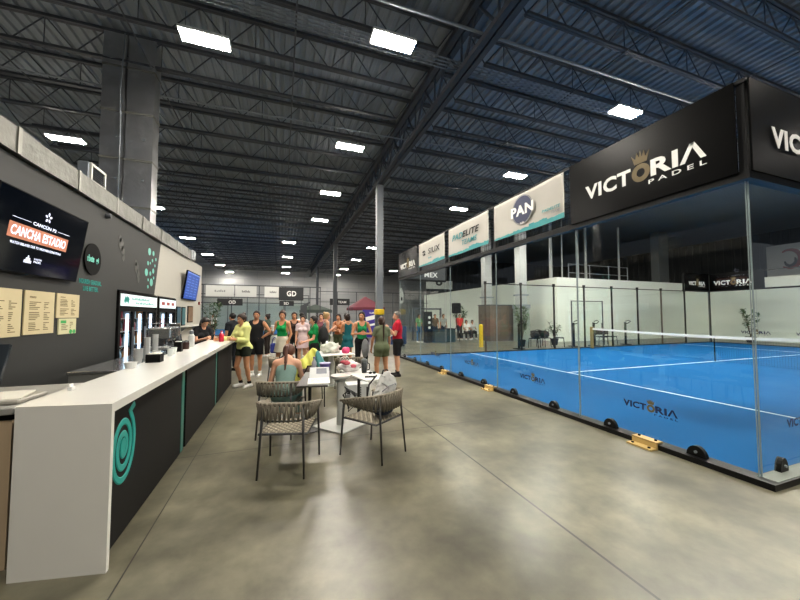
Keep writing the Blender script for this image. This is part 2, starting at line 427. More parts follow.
    # legs and feet
    for i, (th, sh) in enumerate(legs):
        sx = -1 if i == 0 else 1; n_ = 'L' if sx < 0 else 'R'; hp = X(sx*.085, 0, 0); kn = hp+unit(th)*.42*s; sd2 = unit(sh); an = kn+sd2*.40*s
        B.cone(hp, kn, .088*s*b, .054*s*b, k=.04, t='th'+n_); B.cone(kn, an, .05*s*b, .034*s, k=.02, t='sh'+n_)
        cf = kn+sd2*.13*s-np.array([0, .014, 0])*s; B.ell(cf, np.array([.045, .05, .10])*s*b, k=.03, t='sh'+n_)
        fw = unit([sx*.16, 1, 0]) if abs(sd2[1]) < .9 else unit([0, 1, 0]); gz = an[2]-.085*s
        he = np.array([an[0], an[1], gz+.036*s])-fw*.035*s; to = np.array([an[0], an[1], gz+.03*s])+fw*.155*s
        B.cone(he, to, .035*s, .029*s, k=.02, t='ft'+n_); B.cone(an, np.array([an[0], an[1], gz+.05*s]), .033*s, .036*s, k=.02, t='ft'+n_)
        J['kn'+n_] = kn; J['an'+n_] = an; J['gz'+n_] = gz; J['hp'+n_] = hp
    V, F = sd_mesh(B, h)
    ctr = V[F].mean(1); L = (ctr-G(0, 0, 0))@Hm/s; mi = np.zeros(len(F), int)
    for sx in (-1, 1):
        dx, dz = L[:, 0]-sx*.031, L[:, 2]+.001; mi[(L[:, 1] > .072) & ((dx/.0145)**2+(dz/.009)**2 < 1)] = 1
        mi[(L[:, 1] > .072) & (dx**2+dz**2 < .0075**2)] = 2
        mi[(L[:, 1] > .06) & (abs(dx) < .019) & (abs(L[:, 2]-.021) < .0042)] = 2
    mi[(L[:, 1] > .078) & (abs(L[:, 0]) < .022) & (abs(L[:, 2]+.064) < .009)] = 3
    sk = np_mesh('body', V, F, skin_mats(skin), root, mi)
    # ---- garments
    def take(g, tags, e, cutt=None):
        for q in B.p:
            t = q[5] if q[0] == 'e' else q[6]
            if t not in tags: continue
            if q[0] == 'e': g.ell(q[1], q[2]+e, q[3], max(q[4], .02), t)
            else:
                f1 = False; bpt = q[2]; r1 = q[4]
                if cutt and t in cutt: f1 = True; bpt = q[1]+(q[2]-q[1])*cutt[t]; r1 = q[3]+(q[4]-q[3])*cutt[t]
                g.cone(q[1], bpt, q[3]+e, r1+e*(1.5 if f1 else 1), max(q[5], .02), t, f1=f1)
        return g
    def cloth(name, g, color, rough=.85, sub=None, **kw):
        v, f = sd_mesh(g, h)
        return np_mesh(name, v, f, [mat('cloth_'+color.strip('#'), color, rough, var=.09, scale=30, spec=.25)], sub or root)
    UX, UZ = U@np.array([1., 0, 0]), U@np.array([0, 0, 1.])
    if top:
        st, tc = top[0], top[1]; g = SD(); core = ['pel', 'wai', 'rib']
        hem = X(0, 0, -.03 if st in ('tee', 'hoodie', 'tank') else .06)
        if st in ('tank', 'dress', 'vest', 'crop'):
            take(g, core+['shl'], .009 if st != 'vest' else .014)
            if st in ('vest',): take(g, ['trap'], .01)
            w_ = sw*(.74 if st != 'vest' else .95); g.cut += [(T(0, 0, 0)+UX*w_, UX), (T(0, 0, 0)-UX*w_, -UX)]
            g.sub.append(('e', T(0, .08, .53), np.array([.085, .12, .115 if st != 'vest' else .08])*s, U.T, 0, '')); 
            g.sub.append(('e', T(0, -.09, .55), np.array([.085, .08, .09])*s, U.T, 0, ''))
            if st == 'crop': hem = T(0, 0, .2)
        elif st == 'tube':
            take(g, core, .008); g.cut.append((T(0, 0, .42), UZ)); hem = X(0, 0, -.05)
        else:
            ct = {'uaL': .62, 'uaR': .62} if st != 'hoodie' else {'faL': .88, 'faR': .88}
            e = .014 if st != 'hoodie' else .026
            take(g, core+['shl', 'trap', 'uaL', 'uaR']+(['faL', 'faR'] if st == 'hoodie' else []), e, ct)
            g.sub.append(('e', T(0, .05, .56), np.array([.062, .08, .075])*s, U.T, 0, ''))
            if st == 'hoodie': g.ell(T(0, -.075, .545), np.array([.115, .075, .075])*s, U.T, .03); hem = X(0, 0, -.01)
        g.cut.append((hem, (0, 0, -1.)) if st != 'crop' else (hem, -UZ))
        if st == 'dress' or bottom[0] == 'skirt2': pass
        cloth({'tank': 'tank_top', 'vest': 'sleeveless_top', 'crop': 'crop_top', 'tube': 'tube_top', 'tee': 't_shirt', 'hoodie': 'hoodie', 'dress': 'dress_top'}[st], g, tc)
    bs, bc = bottom[0], bottom[1]; g = SD()
    if bs == 'shorts': take(g, ['pel', 'thL', 'thR'], .017, {'thL': bottom[2] if len(bottom) > 2 else .5, 'thR': bottom[2] if len(bottom) > 2 else .5})
    elif bs == 'pants': take(g, ['pel', 'thL', 'thR', 'shL', 'shR'], .013, {'shL': .93, 'shR': .93})
    elif bs == 'skirt':
        take(g, ['pel'], .012); g.cone(X(0, 0, .13), X(0, .0, -.27), .135*s*b, .215*s*b, .03, f0=True, f1=True, sq=(np.array([0, 1., 0]), .82))
    if not (hip and bs != 'pants'): g.cut.append((X(0, 0, .135), (0, 0, 1.)))
    cloth(bs, g, bc)
    for i, n_ in enumerate('LR'):
        if socks:
            g = SD(); take(g, ['ft'+n_], .004); a, k_ = J['an'+n_], J['kn'+n_]; g.cone(a, a+(k_-a)*.16, .041*s, .044*s, .01, f1=True); cloth('sock', g, socks)
        if shoes:
            g = SD(); take(g, ['ft'+n_], .011); gz = J['gz'+n_]; g.cut += [((0, 0, gz+.085*s), (0, 0, 1.)), ((0, 0, gz+.001), (0, 0, -1.))]
            so = cloth('shoe', g, shoes, .6); g2 = SD(); take(g2, ['ft'+n_], .016); g2.cut += [((0, 0, gz+.026*s), (0, 0, 1.)), ((0, 0, gz), (0, 0, -1.))]
            cloth('sole', g2, '#e9e7e0' if shoes != '#1c1a1a' else '#2c2624', .7, so)
    # ---- hair
    if hair:
        hs, hcol = hair; g = SD(); e = .012 if hs == 'crop' else .018
        g.ell(G(0, -.014, .034), np.array([.075+e, .093+e, .086+e])*s, Hm.T, .02)
        if hs != 'crop': g.ell(G(0, -.03, -.03), np.array([.078, .075, .075])*s, Hm.T, .03)
        nrm = Hm@unit([0, 1, -.62]); g.cut.append((G(0, .062 if hs != 'crop' else .055, .058), nrm)); g.cut.append((G(0, 0, -.05 if hs == 'crop' else -.085), Hm@np.array([0, 0, -1.])))
        hm = mat('hair_'+hcol.strip('#'), hcol, .45, var=.25, scale=40, spec=.4)
        v, f = sd_mesh(g, h); ho = np_mesh('hair', v, f, [hm], root); g = None
        bk = T(0, -.135, .30) if lean < .5 else T(0, -.12, .45)
        if hs == 'pony':
            g = SD(); a = G(0, -.115, .045); c = G(0, -.15, -.03); g.cone(a, c, .02*s, .027*s, .02); g.cone(c, bk, .027*s, .02*s, .02); g.cone(bk, bk-UZ*.12*s, .02*s, .010*s, .01); nm = 'ponytail'
        elif hs == 'bun': g = SD(); g.ell(G(0, -.09, .11), np.array([.048, .045, .042])*s, Hm.T); nm = 'hair_bun'
        elif hs == 'long':
            g = SD(); g.cone(G(0, -.075, -.02), T(0, -.115, .36), .085*s, .07*s, .03, sq=(U@np.array([0, 1., 0]), .5)); nm = 'long_hair'
        if g: v, f = sd_mesh(g, h); np_mesh(nm, v, f, [hm], ho)
        if hs == 'crop' and len(hair) > 2: pass
    Rz = rot('Z', math.radians(rz)); W = lambda p: np.array(loc)+Rz@np.asarray(p)
    return root, {k: (W(v) if k[:2] in ('wr', 'kn', 'an', 'hp') else Rz@v if k[:2] in ('fd', 'pn') else v) for k, v in J.items()}

# ================================================================== THE HALL
def structure(o, label=None, cat=None):
    o['kind'] = 'structure'
    return tag(o, label, cat)
M_FLOOR = floor_mat()
structure(MB().box(-30, 46, -14, 50.2, -.2, 0).build('floor', M_FLOOR), 'polished grey concrete floor of the hall', 'floor')
M_DECK = mat('roof_deck_paint', '#7a828b', .6, var=.12, scale=.6)
M_STEEL = mat('dark_blue_steel', '#363a41', .55, var=.12, scale=3)
M_WEB = mat('web_steel', '#343b46', .6, var=.1, scale=3)
# corrugated steel deck, ribs along the hall
def deck():
    X = []; x = -22.
    while x < 46: X += [(x, 8.52), (x+.10, 8.52), (x+.13, 8.58), (x+.22, 8.58)]; x += .25
    V = [(a, -14, z) for a, z in X]+[(a, 50.2, z) for a, z in X]+[(-22, -14, 8.9), (46, -14, 8.9), (46, 50.2, 8.9), (-22, 50.2, 8.9)]
    n = len(X); F = [(i, i+1, n+i+1, n+i) for i in range(n-1)]+[(2*n, 2*n+3, 2*n+2, 2*n+1)]
    return structure(link_mesh('ceiling', V, F, M_DECK), 'dark corrugated steel roof deck', 'ceiling')
deck()
# open-web joists: one bay left of the girder, one right of it
def joist_parts(root, L=12.3):
    a = MB(); a.box(0, L, -.06, -.008, 8.44, 8.51); a.box(0, L, .008, .06, 8.44, 8.51); a.build('top_chord', M_STEEL, root, False)
    b = MB(); b.box(.5, L-.5, -.055, -.006, 7.76, 7.82); b.box(.5, L-.5, .006, .055, 7.76, 7.82); b.build('bottom_chord', M_STEEL, root, False)
    w = MB(); n = 20; st = (L-1.)/n
    for i in range(n):
        x = .5+i*st; z0, z1 = (7.79, 8.47) if i % 2 == 0 else (8.47, 7.79)
        w.cyl((x, 0, z0), (x+st, 0, z1), .014, n=5)
        if i % 4 == 1: w.cyl((x, 0, 7.79), (x, 0, 8.47), .011, n=5)
    w.cyl((.05, 0, 8.47), (.5, 0, 7.79), .016, n=5); w.cyl((L-.05, 0, 8.47), (L-.5, 0, 7.79), .016, n=5)
    w.build('web', M_WEB, root, False)
jl = thing('roof_joist', 'dark open-web steel joist of the roof bay left of the main girder', 'roof joist', (-8.5, 2.3, 0), 0, 'roof joists left of the girder')
joist_parts(jl)
jr = dup(jl, (4.1, 2.3, 0), 0, 'dark open-web steel joist of the roof bay right of the main girder', 'roof joists right of the girder')
for k in range(1, 33):
    dup(jl, (-8.5, 2.3+1.45*k, 0)); dup(jr, (4.1, 2.3+1.45*k, 0))
g = thing('roof_girder', 'long steel truss girder running down the hall above the columns', 'roof girder', (3.95, 0, 7.3))
a = MB(); a.box(3.80, 3.93, 1.5, 50, 7.28, 7.40); a.box(3.97, 4.10, 1.5, 50, 7.28, 7.40); a.build('bottom_chord', M_STEEL, g)
a = MB(); a.box(3.78, 3.93, 1.5, 50, 8.32, 8.46); a.box(3.97, 4.12, 1.5, 50, 8.32, 8.46); a.build('top_chord', M_STEEL, g)
a = MB(); y = 1.6; i = 0
while y < 49: 
    a.cyl((3.95, y, 7.34 if i % 2 else 8.4), (3.95, y+.72, 8.4 if i % 2 else 7.34), .035, n=6)
    if i % 2: a.cyl((3.95, y, 7.34), (3.95, y, 8.4), .028, n=6)
    y += .72; i += 1
a.build('web', M_WEB, g)
# bridging rods along the hall, pipes and conduits across it
for x, w in ((-6.2, 'outermost on the left, over the bar wall'), (-3.1, 'above the bar wall'), (.2, 'midway between the bar wall and the girder'), (7.4, 'first one right of the girder'), (11.2, 'high above the court')):
    tag(MB().cyl((x, 2.3, 7.74), (x, 48.7, 7.74), .018, n=6).build('bridging_rod', M_STEEL), 'thin bridging rod under the roof joists, '+w, 'bridging rod')
M_GALV = mat('galvanised_pipe', '#99a0a6', .35, .7, var=.1, scale=4)
for i, y in enumerate((6.62, 6.72, 6.82, 6.92)):
    tag(MB().cyl((-8.4, y, 7.62), (16, y, 7.62), .014, n=8).build('conduit', mat('conduit_grey', '#727a82', .5, .3)), 'thin galvanised conduit, %s of four side by side under the nearest roof joists' % ('first', 'second', 'third', 'fourth')[i], 'conduit', 'conduits under the roof')
M_PIPE = mat('painted_pipe', '#7b838a', .5, .2)
def pipe(nm, pts, r, lab, cat): return tag(MB().tube(pts, r, 10).build(nm, M_PIPE, smooth=True), lab, cat)
pipe('sprinkler_pipe', [(-8.4, 10.5, 7.62), (-2, 10.42, 7.62), (3.8, 10.19, 7.56), (9.4, 10, 7.62), (16, 9.9, 7.62)], .022, 'pale sprinkler pipe sagging across the roof bays beyond the nearest lights', 'pipe')
pipe('sprinkler_pipe', [(-8.4, 5.8, 7.62), (16, 5.7, 7.62)], .03, 'thick pipe crossing the very top of the photo', 'pipe')
# columns under the girder
M_COL = mat('column_paint', '#6f7378', .5, var=.06, scale=2); M_COLD = mat('column_dark_paint', '#43474c', .55)
for i, (y, m_, lab) in enumerate(((13.6, M_COL, 'nearest pale grey steel column, with a yellow guard, under the girder'), (26., M_COLD, 'dark grey steel column, second one back under the girder'), (39.5, M_COLD, 'farthest dark steel column near the back wall'))):
    c = thing('steel_column', lab, 'column', (3.95, y, 0)); w = .14
    MB().bbox(3.95-w, 3.95+w, y-w, y+w, 1.8 if i == 0 else 0, 7.28, .02).build('shaft', m_, c)
    MB().box(3.95-.22, 3.95+.22, y-.22, y+.22, 0, .03).build('base_plate', M_COLD, c)
    if i == 0: MB().bbox(3.95-.16, 3.95+.16, y-.16, y+.16, 0, 1.66, .03).build('lower_shaft', M_COLD, c); tag(MB().bbox(3.95-.18, 3.95+.18, y-.18, y+.18, 1.66, 1.9, .03).build('column_guard', mat('guard_yellow', '#e8c21a', .5), c), 'yellow padded guard', None)
# ceiling lights
M_DIF = mat('led_diffuser', '#fff3dc', .4, emit=100., ec='#fff7ea'); M_HOU = mat('lamp_housing', '#c9ccce', .45, .3)
def light0():
    r = thing('ceiling_light', '', 'ceiling light', (0, 0, 7.3), 0, 'LED ceiling lights')
    MB().bbox(-.47, .47, -.19, .19, 0, .07, .02).build('housing', M_HOU, r, False)
    MB().box(-.44, .44, -.165, .165, -.012, .002).build('diffuser', M_DIF, r, False)
    h = MB()
    for sx in (-1, 1): h.cyl((sx*.36, 0, .06), (sx*.36, 0, .5), .006, n=5)
    h.build('hanger', M_WEB, r, False); return r
LI = [(2.1, 6.25, 'nearest one, just left of the girder'), (2.1, 10.8, 'second in the row just left of the girder'), (2.08, 15.3, 'third in the row just left of the girder'), (2.09, 19.9, 'fourth in the row just left of the girder'),
      (-1.55, 7.5, 'large near one above the bar counter'), (-6.6, 13.4, 'near one above the bar wall, left of the foil ducts'), (-6.4, 20.5, 'just right of the foil ducts, above the wall'),
      (-6.55, 27.9, 'first beyond the end of the bar wall'), (-6.55, 34.9, 'second beyond the end of the bar wall'), (-6.55, 41.8, 'third beyond the end of the bar wall'), (-6.5, 48.3, 'last in the left row, at the back wall'),
      (8.95, 6.3, 'near one beside the big black court banner'), (8.87, 10.8, 'above the first white banner'), (8.85, 15.3, 'above the second white banner'),
      (.5, 26.9, 'first of the far middle row'), (.5, 33.8, 'second of the far middle row'), (.5, 40.9, 'third of the far middle row'), (.45, 47, 'last of the far middle row'),
      (7.2, 26.8, 'first of the far row right of the girder'), (7.2, 33.2, 'second of the far row right of the girder'), (7.2, 40.3, 'third of the far row right of the girder'), (7.3, 46.8, 'last of the far row right of the girder'),
      (13.5, 40, 'far right one above the court corner banner'), (16., 6.3, 'added unseen over the middle of the blue court'), (16., 11.2, 'added unseen over the far side of the blue court'), (12.5, 13., 'added unseen just outside the far side of the blue court'), (12.5, 6.3, 'added unseen over the near half of the blue court'), (20, 6.3, 'added unseen over the blue court beyond its net'), (16, 1.5, 'added unseen over the near side of the blue court'),  # blue-court lights are added out of view to brighten the white partition
      (23, 6.3, 'added unseen over the far end of the blue court'), (24, 1.5, 'added unseen over the far near-side corner of the blue court'), (2.1, .6, 'overhead, in front of the counter end'), (8.95, .6, 'overhead, beside the near court corner'), (-1.55, -2.5, 'overhead behind the counter'), (6, -5, 'overhead behind the near court corner')]  # blue-court entries here are likewise added lamps, out of view
l0 = light0()
for i, (x, y, w) in enumerate(LI):
    o = l0 if i == 0 else dup(l0, (0, 0, 0)); o.location = (x, y, 7.3); o['label'] = 'white LED ceiling light, '+w
# back and right walls
structure(MB().box(-30, 46, 50, 50.25, 0, 8.5).build('wall_back', block_mat('precast_wall', '#a3a5a6', '#9b9d9f', '#85878a', 3.2, .95)), 'pale grey block wall at the back of the hall', 'wall')
M_DARKW = mat('black_metal_siding', '#262a2b', .6, var=.1, scale=2)
def siding(P0, P1, nm, z1=8.5):
    P0, P1 = np.array(P0, float), np.array(P1, float); L = np.linalg.norm(P1-P0); d = (P1-P0)/L; nr = np.array([d[1], -d[0]]); mb = MB(); n = int(L/.6)
    pr = []
    for i in range(n):
        q = i*.6
        for t, o in ((0, 0), (.42, 0), (.46, .05), (.56, .05)): pr.append(P0+d*(q+t)+nr*o)
    pr.append(P1); V = [(*p, 0) for p in pr]+[(*p, z1) for p in pr]; m = len(pr)
    b = [(*(P0-nr*.2), 0), (*(P1-nr*.2), 0), (*(P1-nr*.2), z1), (*(P0-nr*.2), z1)]
    F = [(i, i+1, m+i+1, m+i) for i in range(m-1)]+[(2*m+1, 2*m, 2*m+3, 2*m+2)]
    return structure(link_mesh(nm, V+b, F, M_DARKW), 'black ribbed metal wall above the white partition', 'wall')
siding((16.4, 36), (46, 36), 'wall_right_rear'); siding((38, 36), (38, -6), 'wall_right')
M_WHITE = mat('white_partition_paint', '#eef1e8', .7, var=.03, scale=1.5)
structure(MB().box(16.3, 28.6, 15.9, 16.15, 0, 4.).build('wall_partition_front', M_WHITE), 'white partition wall behind the court', 'wall')
structure(MB().box(16.05, 16.3, 15.9, 36, 0, 4).build('wall_partition_left', M_WHITE), 'white partition wall running back from its corner', 'wall')
structure(MB().box(28.4, 28.65, -4, 16.15, 0, 4.).build('wall_partition_right', M_WHITE), 'white partition wall closing the far end', 'wall')

# ================================================================== THE BAR WALL
M_BARK = mat('charcoal_wall_paint', '#282928', .6, var=.05, scale=2); M_BARG = mat('light_grey_wall_paint', '#b9b6ac', .7, var=.03, scale=2)
w = MB(); e = (-.25, 0, 0); P = lambda *yz: [(-2.9, y, z) for y, z in yz]
w.prism(P((-6, 0), (7.6, 0), (7.6, 3.465), (-6, 3.465)), e, 0); w.prism(P((7.6, 2.13), (9.53, 2.13), (9.88, 3.465), (7.6, 3.465)), e, 0)
w.prism(P((9.53, 2.13), (11.22, 2.13), (11.22, 3.465), (9.88, 3.465)), e, 1); w.prism(P((9.66, 0), (9.76, 0), (9.76, 2.13), (9.66, 2.13)), e, 1)
w.prism(P((11.22, 0), (14.5, 0), (14.5, 3.5), (11.22, 3.5)), e, 1)
structure(w.build('wall_left', [M_BARK, M_BARG]), 'charcoal bar wall that turns light grey at its far end', 'wall')
structure(MB().box(-9, -3.15, 14.25, 14.5, 0, 3.5).build('wall_left_return', M_BARG), 'light grey return wall at the end of the bar', 'wall')
structure(MB().box(-9, -3.2, -6, 14.5, 3.4, 3.5).build('ceiling_bar_rooms', M_BARG), 'flat roof of the rooms behind the bar wall', 'ceiling')
M_FOIL = mat('foil_wrap', '#6c6c66', .42, .6, var=.3, scale=6, bump=.9); M_FOILD = mat('foil_wrap_dull', '#b5b6b8', .30, .95, var=.22, scale=4, bump=.9); M_TAPE = mat('foil_tape', '#7d7d76', .35, .7)
d = thing('foil_duct', 'long foil-wrapped duct lying along the top of the bar wall', 'duct', (-2.95, 4, 3.46))
def foilbox(x0, x1, y0, y1, z0, z1, n, ax, amp=.012):
    """wrapped duct box with slightly uneven skin"""
    mb = MB(); c = [x0, y0, z0], [x1, y1, z1]; cr = [(0, 0), (1, 0), (1, 1), (0, 1)]; o = [i for i in range(3) if i != ax]; rings = []
    for i in range(n+1):
        t = i/n; ring = []
        for k in range(4):
            for sub in range(3):
                a, b = cr[k], cr[(k+1) % 4]; s_ = sub/3; uv = (a[0]+(b[0]-a[0])*s_, a[1]+(b[1]-a[1])*s_)
                p = [0, 0, 0]; p[ax] = c[0][ax]+(c[1][ax]-c[0][ax])*t
                for q in (0, 1): p[o[q]] = c[0][o[q]]+(c[1][o[q]]-c[0][o[q]])*uv[q]
                if 0 < i < n:
                    v = Vector(p)
                    for q in (0, 1): p[o[q]] += amp*mnoise.noise(v*2.1+Vector((7*q, 3, 1)))
                ring.append(tuple(p))
        rings += ring
    F = [tuple(range(11, -1, -1)), tuple(n*12+j for j in range(12))]
    for i in range(n):
        for j in range(12): F.append((i*12+j, i*12+(j+1) % 12, (i+1)*12+(j+1) % 12, (i+1)*12+j))
    return mb.add(rings, F)
foilbox(-3.16, -2.84, -5.5, 12.6, 3.485, 3.78, 70, 1, .02).build('wrap', M_FOIL, d)
for y in (3.6, 4.9, 6.1, 7.3, 8.5, 9.7, 11, 12.2): MB().box(-3.17, -2.828, y, y+.06, 3.48, 3.79).build('tape_band', M_TAPE, d)
for i, (x0, x1, lab) in enumerate(((-4.07, -3.62, 'left one of two tall foil-wrapped ducts rising to the roof'), (-3.58, -3.03, 'right one of two tall foil-wrapped ducts, edge lit, rising to the roof'))):
    d = thing('riser_duct', lab, 'duct', ((x0+x1)/2, 9.7, 3.5))
    foilbox(x0, x1, 9.5, 9.9, 3.5, 8.45, 40, 2, .015).build('wrap', M_FOILD, d)
    for z in (4.2, 5.35, 6.5, 7.6): MB().box(x0-.012, x1+.012, 9.488, 9.912, z, z+.05).build('tape_band', M_TAPE, d)
    for z in (4.0, 4.9, 5.9): MB().cyl(((x0+x1)/2+.1, 9.49, z), ((x0+x1)/2+.1, 9.475, z), .03).build('pin_washer', M_GALV, d)
pipe('riser_conduit', [(-3.64, 9.4, 3.6), (-3.64, 9.4, 6.2), (-3.68, 9.42, 6.9), (-3.62, 9.4, 8.4)], .014, 'thin pale cable running up between the two tall foil ducts', 'cable')
hv = thing('air_unit', 'small metal air unit with a grille sitting on the bar wall top', 'air unit', (-3.2, 7.1, 3.5))
MB().bbox(-3.22, -3.06, 6.85, 7.38, 3.88, 4.22, .015).build('casing', M_GALV, hv)
a = MB(); a.box(-3.06, -3.03, 6.87, 7.36, 3.89, 3.93); a.box(-3.06, -3.03, 6.87, 7.36, 4.17, 4.21); a.box(-3.06, -3.03, 6.87, 6.91, 3.93, 4.17); a.box(-3.06, -3.03, 7.32, 7.36, 3.93, 4.17)
a.build('grille_frame', mat('unit_white', '#cfcfc9', .5), hv)
a = MB()
for i in range(7): a.obox((-3.05, 7.115, 3.94+.036*i), (0, .205, 0), (.01, 0, .008), (-.002, 0, .003))
a.build('grille', M_COLD, hv); MB().box(-3.2, -3.17, 6.9, 7.35, 3.5, 3.88).build('stand', M_COLD, hv)
bx = thing('junction_box', 'small pale metal box at the far end of the wall-top duct', 'box', (-2.95, 12.8, 3.5)); MB().bbox(-3.15, -2.8, 12.62, 13.0, 3.5, 3.82, .015).build('case', M_HOU, bx); MB().box(-2.8, -2.785, 12.66, 12.96, 3.54, 3.78).build('cover', M_GALV, bx)
M_BLK = mat('matt_black', '#060606', .75, var=.1, spec=.15); M_GLOSS = mat('gloss_black', '#08090c', .12, spec=.6); M_TEAL = mat('teal_paint', '#1d938a', .5)
M_WTXT = mat('white_print', '#f1f1ee', .5, var=.02); M_BTXT = mat('black_print', '#1a1a1a', .6, var=.02)
s = thing('wall_sensor', 'small round grey sensor high on the charcoal wall', 'sensor', (-2.88, 7.1, 3.38)); MB().cyl((-2.9, 7.1, 3.38), (-2.83, 7.1, 3.38), .05, .035).build('housing', M_COLD, s)
YU = ((0, 1, 0), (0, 0, 1))
# --- television with the court screen
def scr(name, c, e): return mat(name, c, .3, emit=e, ec=c)
tilt = math.radians(7.5); TU = np.array([math.sin(tilt), 0, math.cos(tilt)]); TN = np.array([math.cos(tilt), 0, -math.sin(tilt)]); TR = np.array([0, 1., 0])
def tv(label, y0, z0, W=1.64, Hh=.91, x=-2.84):
    r = thing('television', label, 'television', (x, y0+W/2, z0)); O = np.array([x, y0, z0])
    MB().obox(O+TR*W/2+TU*Hh/2-TN*.02, TR*W/2, TU*Hh/2, TN*.022).build('bezel', M_BLK, r)
    MB().obox(O+TR*W/2+TU*Hh/2+TN*.003, TR*(W/2-.012), TU*(Hh/2-.012), TN*.0015).build('screen', mat('tv_screen', '#05070c', .08, emit=.06, ec='#0a1420', spec=.5), r)
    MB().box(-2.895, x+.02, y0+W/2-.2, y0+W/2+.2, z0+.35, z0+.75).build('wall_bracket', M_BLK, r)
    return r, (lambda u, v: O+TR*u+TU*v+TN*.005)
r, q = tv('large black wall television showing white and orange court text', 4.51, 2.13)
W_ = scr('screen_white', '#dfe6ff', .4); O_ = scr('screen_orange', '#b8765a', .16)
a = MB(); a.obox(q(.735, .465), TR*.52, TU*.085, TN*.001); a.build('title_bar', O_, r)
a = MB(); text(a, 'CANCHA ESTADIO', q(.25, .412)+TN*.002, TR, TU, .96, .11, .02, .05, .001); text(a, 'CANCÚN P2', q(.56, .585), TR, TU, .42, .05, .012, 0, .001)
text(a, 'WATCH DELAYED DUE TO WEATHER CONDITIONS', q(.28, .315), TR, TU, .88, .03, .006, 0, .001)
for x0, x1 in ((.24, .53), (1.01, 1.26)): a.obox(q((x0+x1)/2, .607), TR*(x1-x0)/2, TU*.002, TN*.0008)
for k in range(5):
    t = PI/2+2*PI*k/5; c = q(.79+.042*math.cos(t), .73+.042*math.sin(t)); u_, v_ = TR*math.cos(t)+TU*math.sin(t), TU*math.cos(t)-TR*math.sin(t)
    disc_flat(a, c, u_, v_, .022, .013, .001)
text(a, 'CANCÚN', q(.7, .185), TR, TU, .13, .026, .006, 0, .001); text(a, 'PADEL', q(.7, .15), TR, TU, .13, .024, .006, 0, .001)
for k in range(5): a.obox(q(.55+.025*k, .15+.014*(2-abs(k-2))), TR*.009, TU*(.016+.014*(2-abs(k-2))), TN*.0008)
a.build('screen_text', W_, r)
r, q = tv('wall television farther down the bar, showing a blue score table', 11.75, 2.14)
MB().obox(q(.82, .455), TR*.795, TU*.43, TN*.001).build('display', scr('screen_blue', '#1b3f94', .22), r)
a = MB()
for k in range(8):
    for j in range(3): a.obox(q(.33+j*.47, .12+.088*k)+TN*.002, TR*(.12+.05*((k*7+j*3) % 4)/2), TU*.012, TN*.0008)
a.obox(q(.82, .85)+TN*.002, TR*.74, TU*.02, TN*.0008); a.build('score_rows', scr('screen_pale', '#6f90d0', .2), r)
# --- menus
M_KRAFT = mat('cream_paper', '#cdbf98', .8, var=.05, scale=6)
def sheet(label, y0, y1, z0, z1, n, green=False, m=None):
    r = thing('menu_sheet', label, '~~~~', (-2.88, (y0+y1)/2, z0), 0, 'menus on the bar wall'); MB().box(-2.9, -2.885, y0, y1, z0, z1).build('paper', m or M_KRAFT, r)
    a = MB(); hh = z1-z0; ww = y1-y0; rnd = random.Random(int(y0*100))
    text(a, 'menu', (-2.884, y0+ww*.14, z1-hh*.17), *YU, ww*.2, hh*.045, .01, 0, .001)
    for k in range(n):
        z = z1-hh*(.26+.68*k/n)
        if k % 6 == 5: continue
        a.box(-2.8845, -2.8838, y0+ww*.14, y0+ww*(.3+.22*rnd.random()), z-.005, z+.005); a.box(-2.8845, -2.8838, y0+ww*.62, y0+ww*(.66+.2*rnd.random()), z-.005, z+.005)
    a.build('print', mat('brown_print', '#6b5a3a', .8), r)
    if green:
        g = MB(); g.box(-2.8845, -2.883, y0+ww*.1, y0+ww*.4, z1-hh*.3, z1-hh*.12)
        for k in (0, 1): disc_flat(g, (-2.884, y0+ww*(.68+.2*k), z0+.03), *YU, .035, .03, .002)
        g.build('green_stickers', mat('sticker_green', '#3fae5a', .6), r)
sheet('large cream menu sheet, leftmost, cut by the photo edge', 4.66, 5.18, 1.40, 1.95, 17); sheet('large cream menu sheet, second from the left under the television', 5.23, 5.78, 1.41, 1.95, 17)
sheet('upper small cream menu sheet right of the two large ones', 5.83, 6.36, 1.61, 1.95, 11); sheet('small pale notice with green stickers below the last menu sheet', 5.89, 6.30, 1.38, 1.60, 6, True, mat('pale_notice', '#cfcaa2', .8))
# --- round sign and slogan
r = thing('round_sign', 'black round sign with teal lettering beside the television', 'sign', (-2.88, 6.68, 2.3)); a = MB(); disc_flat(a, (-2.895, 6.68, 2.55), *YU, .245, .255, .02, 40); a.build('disc', M_BLK, r)
a = MB(); text(a, 'ribete', (-2.874, 6.5, 2.5), *YU, .2, .11, .02); text(a, 'gi', (-2.874, 6.76, 2.48), *YU, .08, .11, .02); a.build('lettering', mat('mint_print', '#7ad9c6', .5), r)
r = thing('slogan', 'teal slogan lettering on the charcoal wall below the round sign', 'sign', (-2.89, 6.7, 2.02))
a = MB(); text(a, 'NOURISH GRADUAL.', (-2.899, 6.36, 2.14), *YU, .66, .075, .022); text(a, 'LIVE BETTER.', (-2.899, 6.47, 2.03), *YU, .45, .075, .022); a.build('lettering', M_TEAL, r)
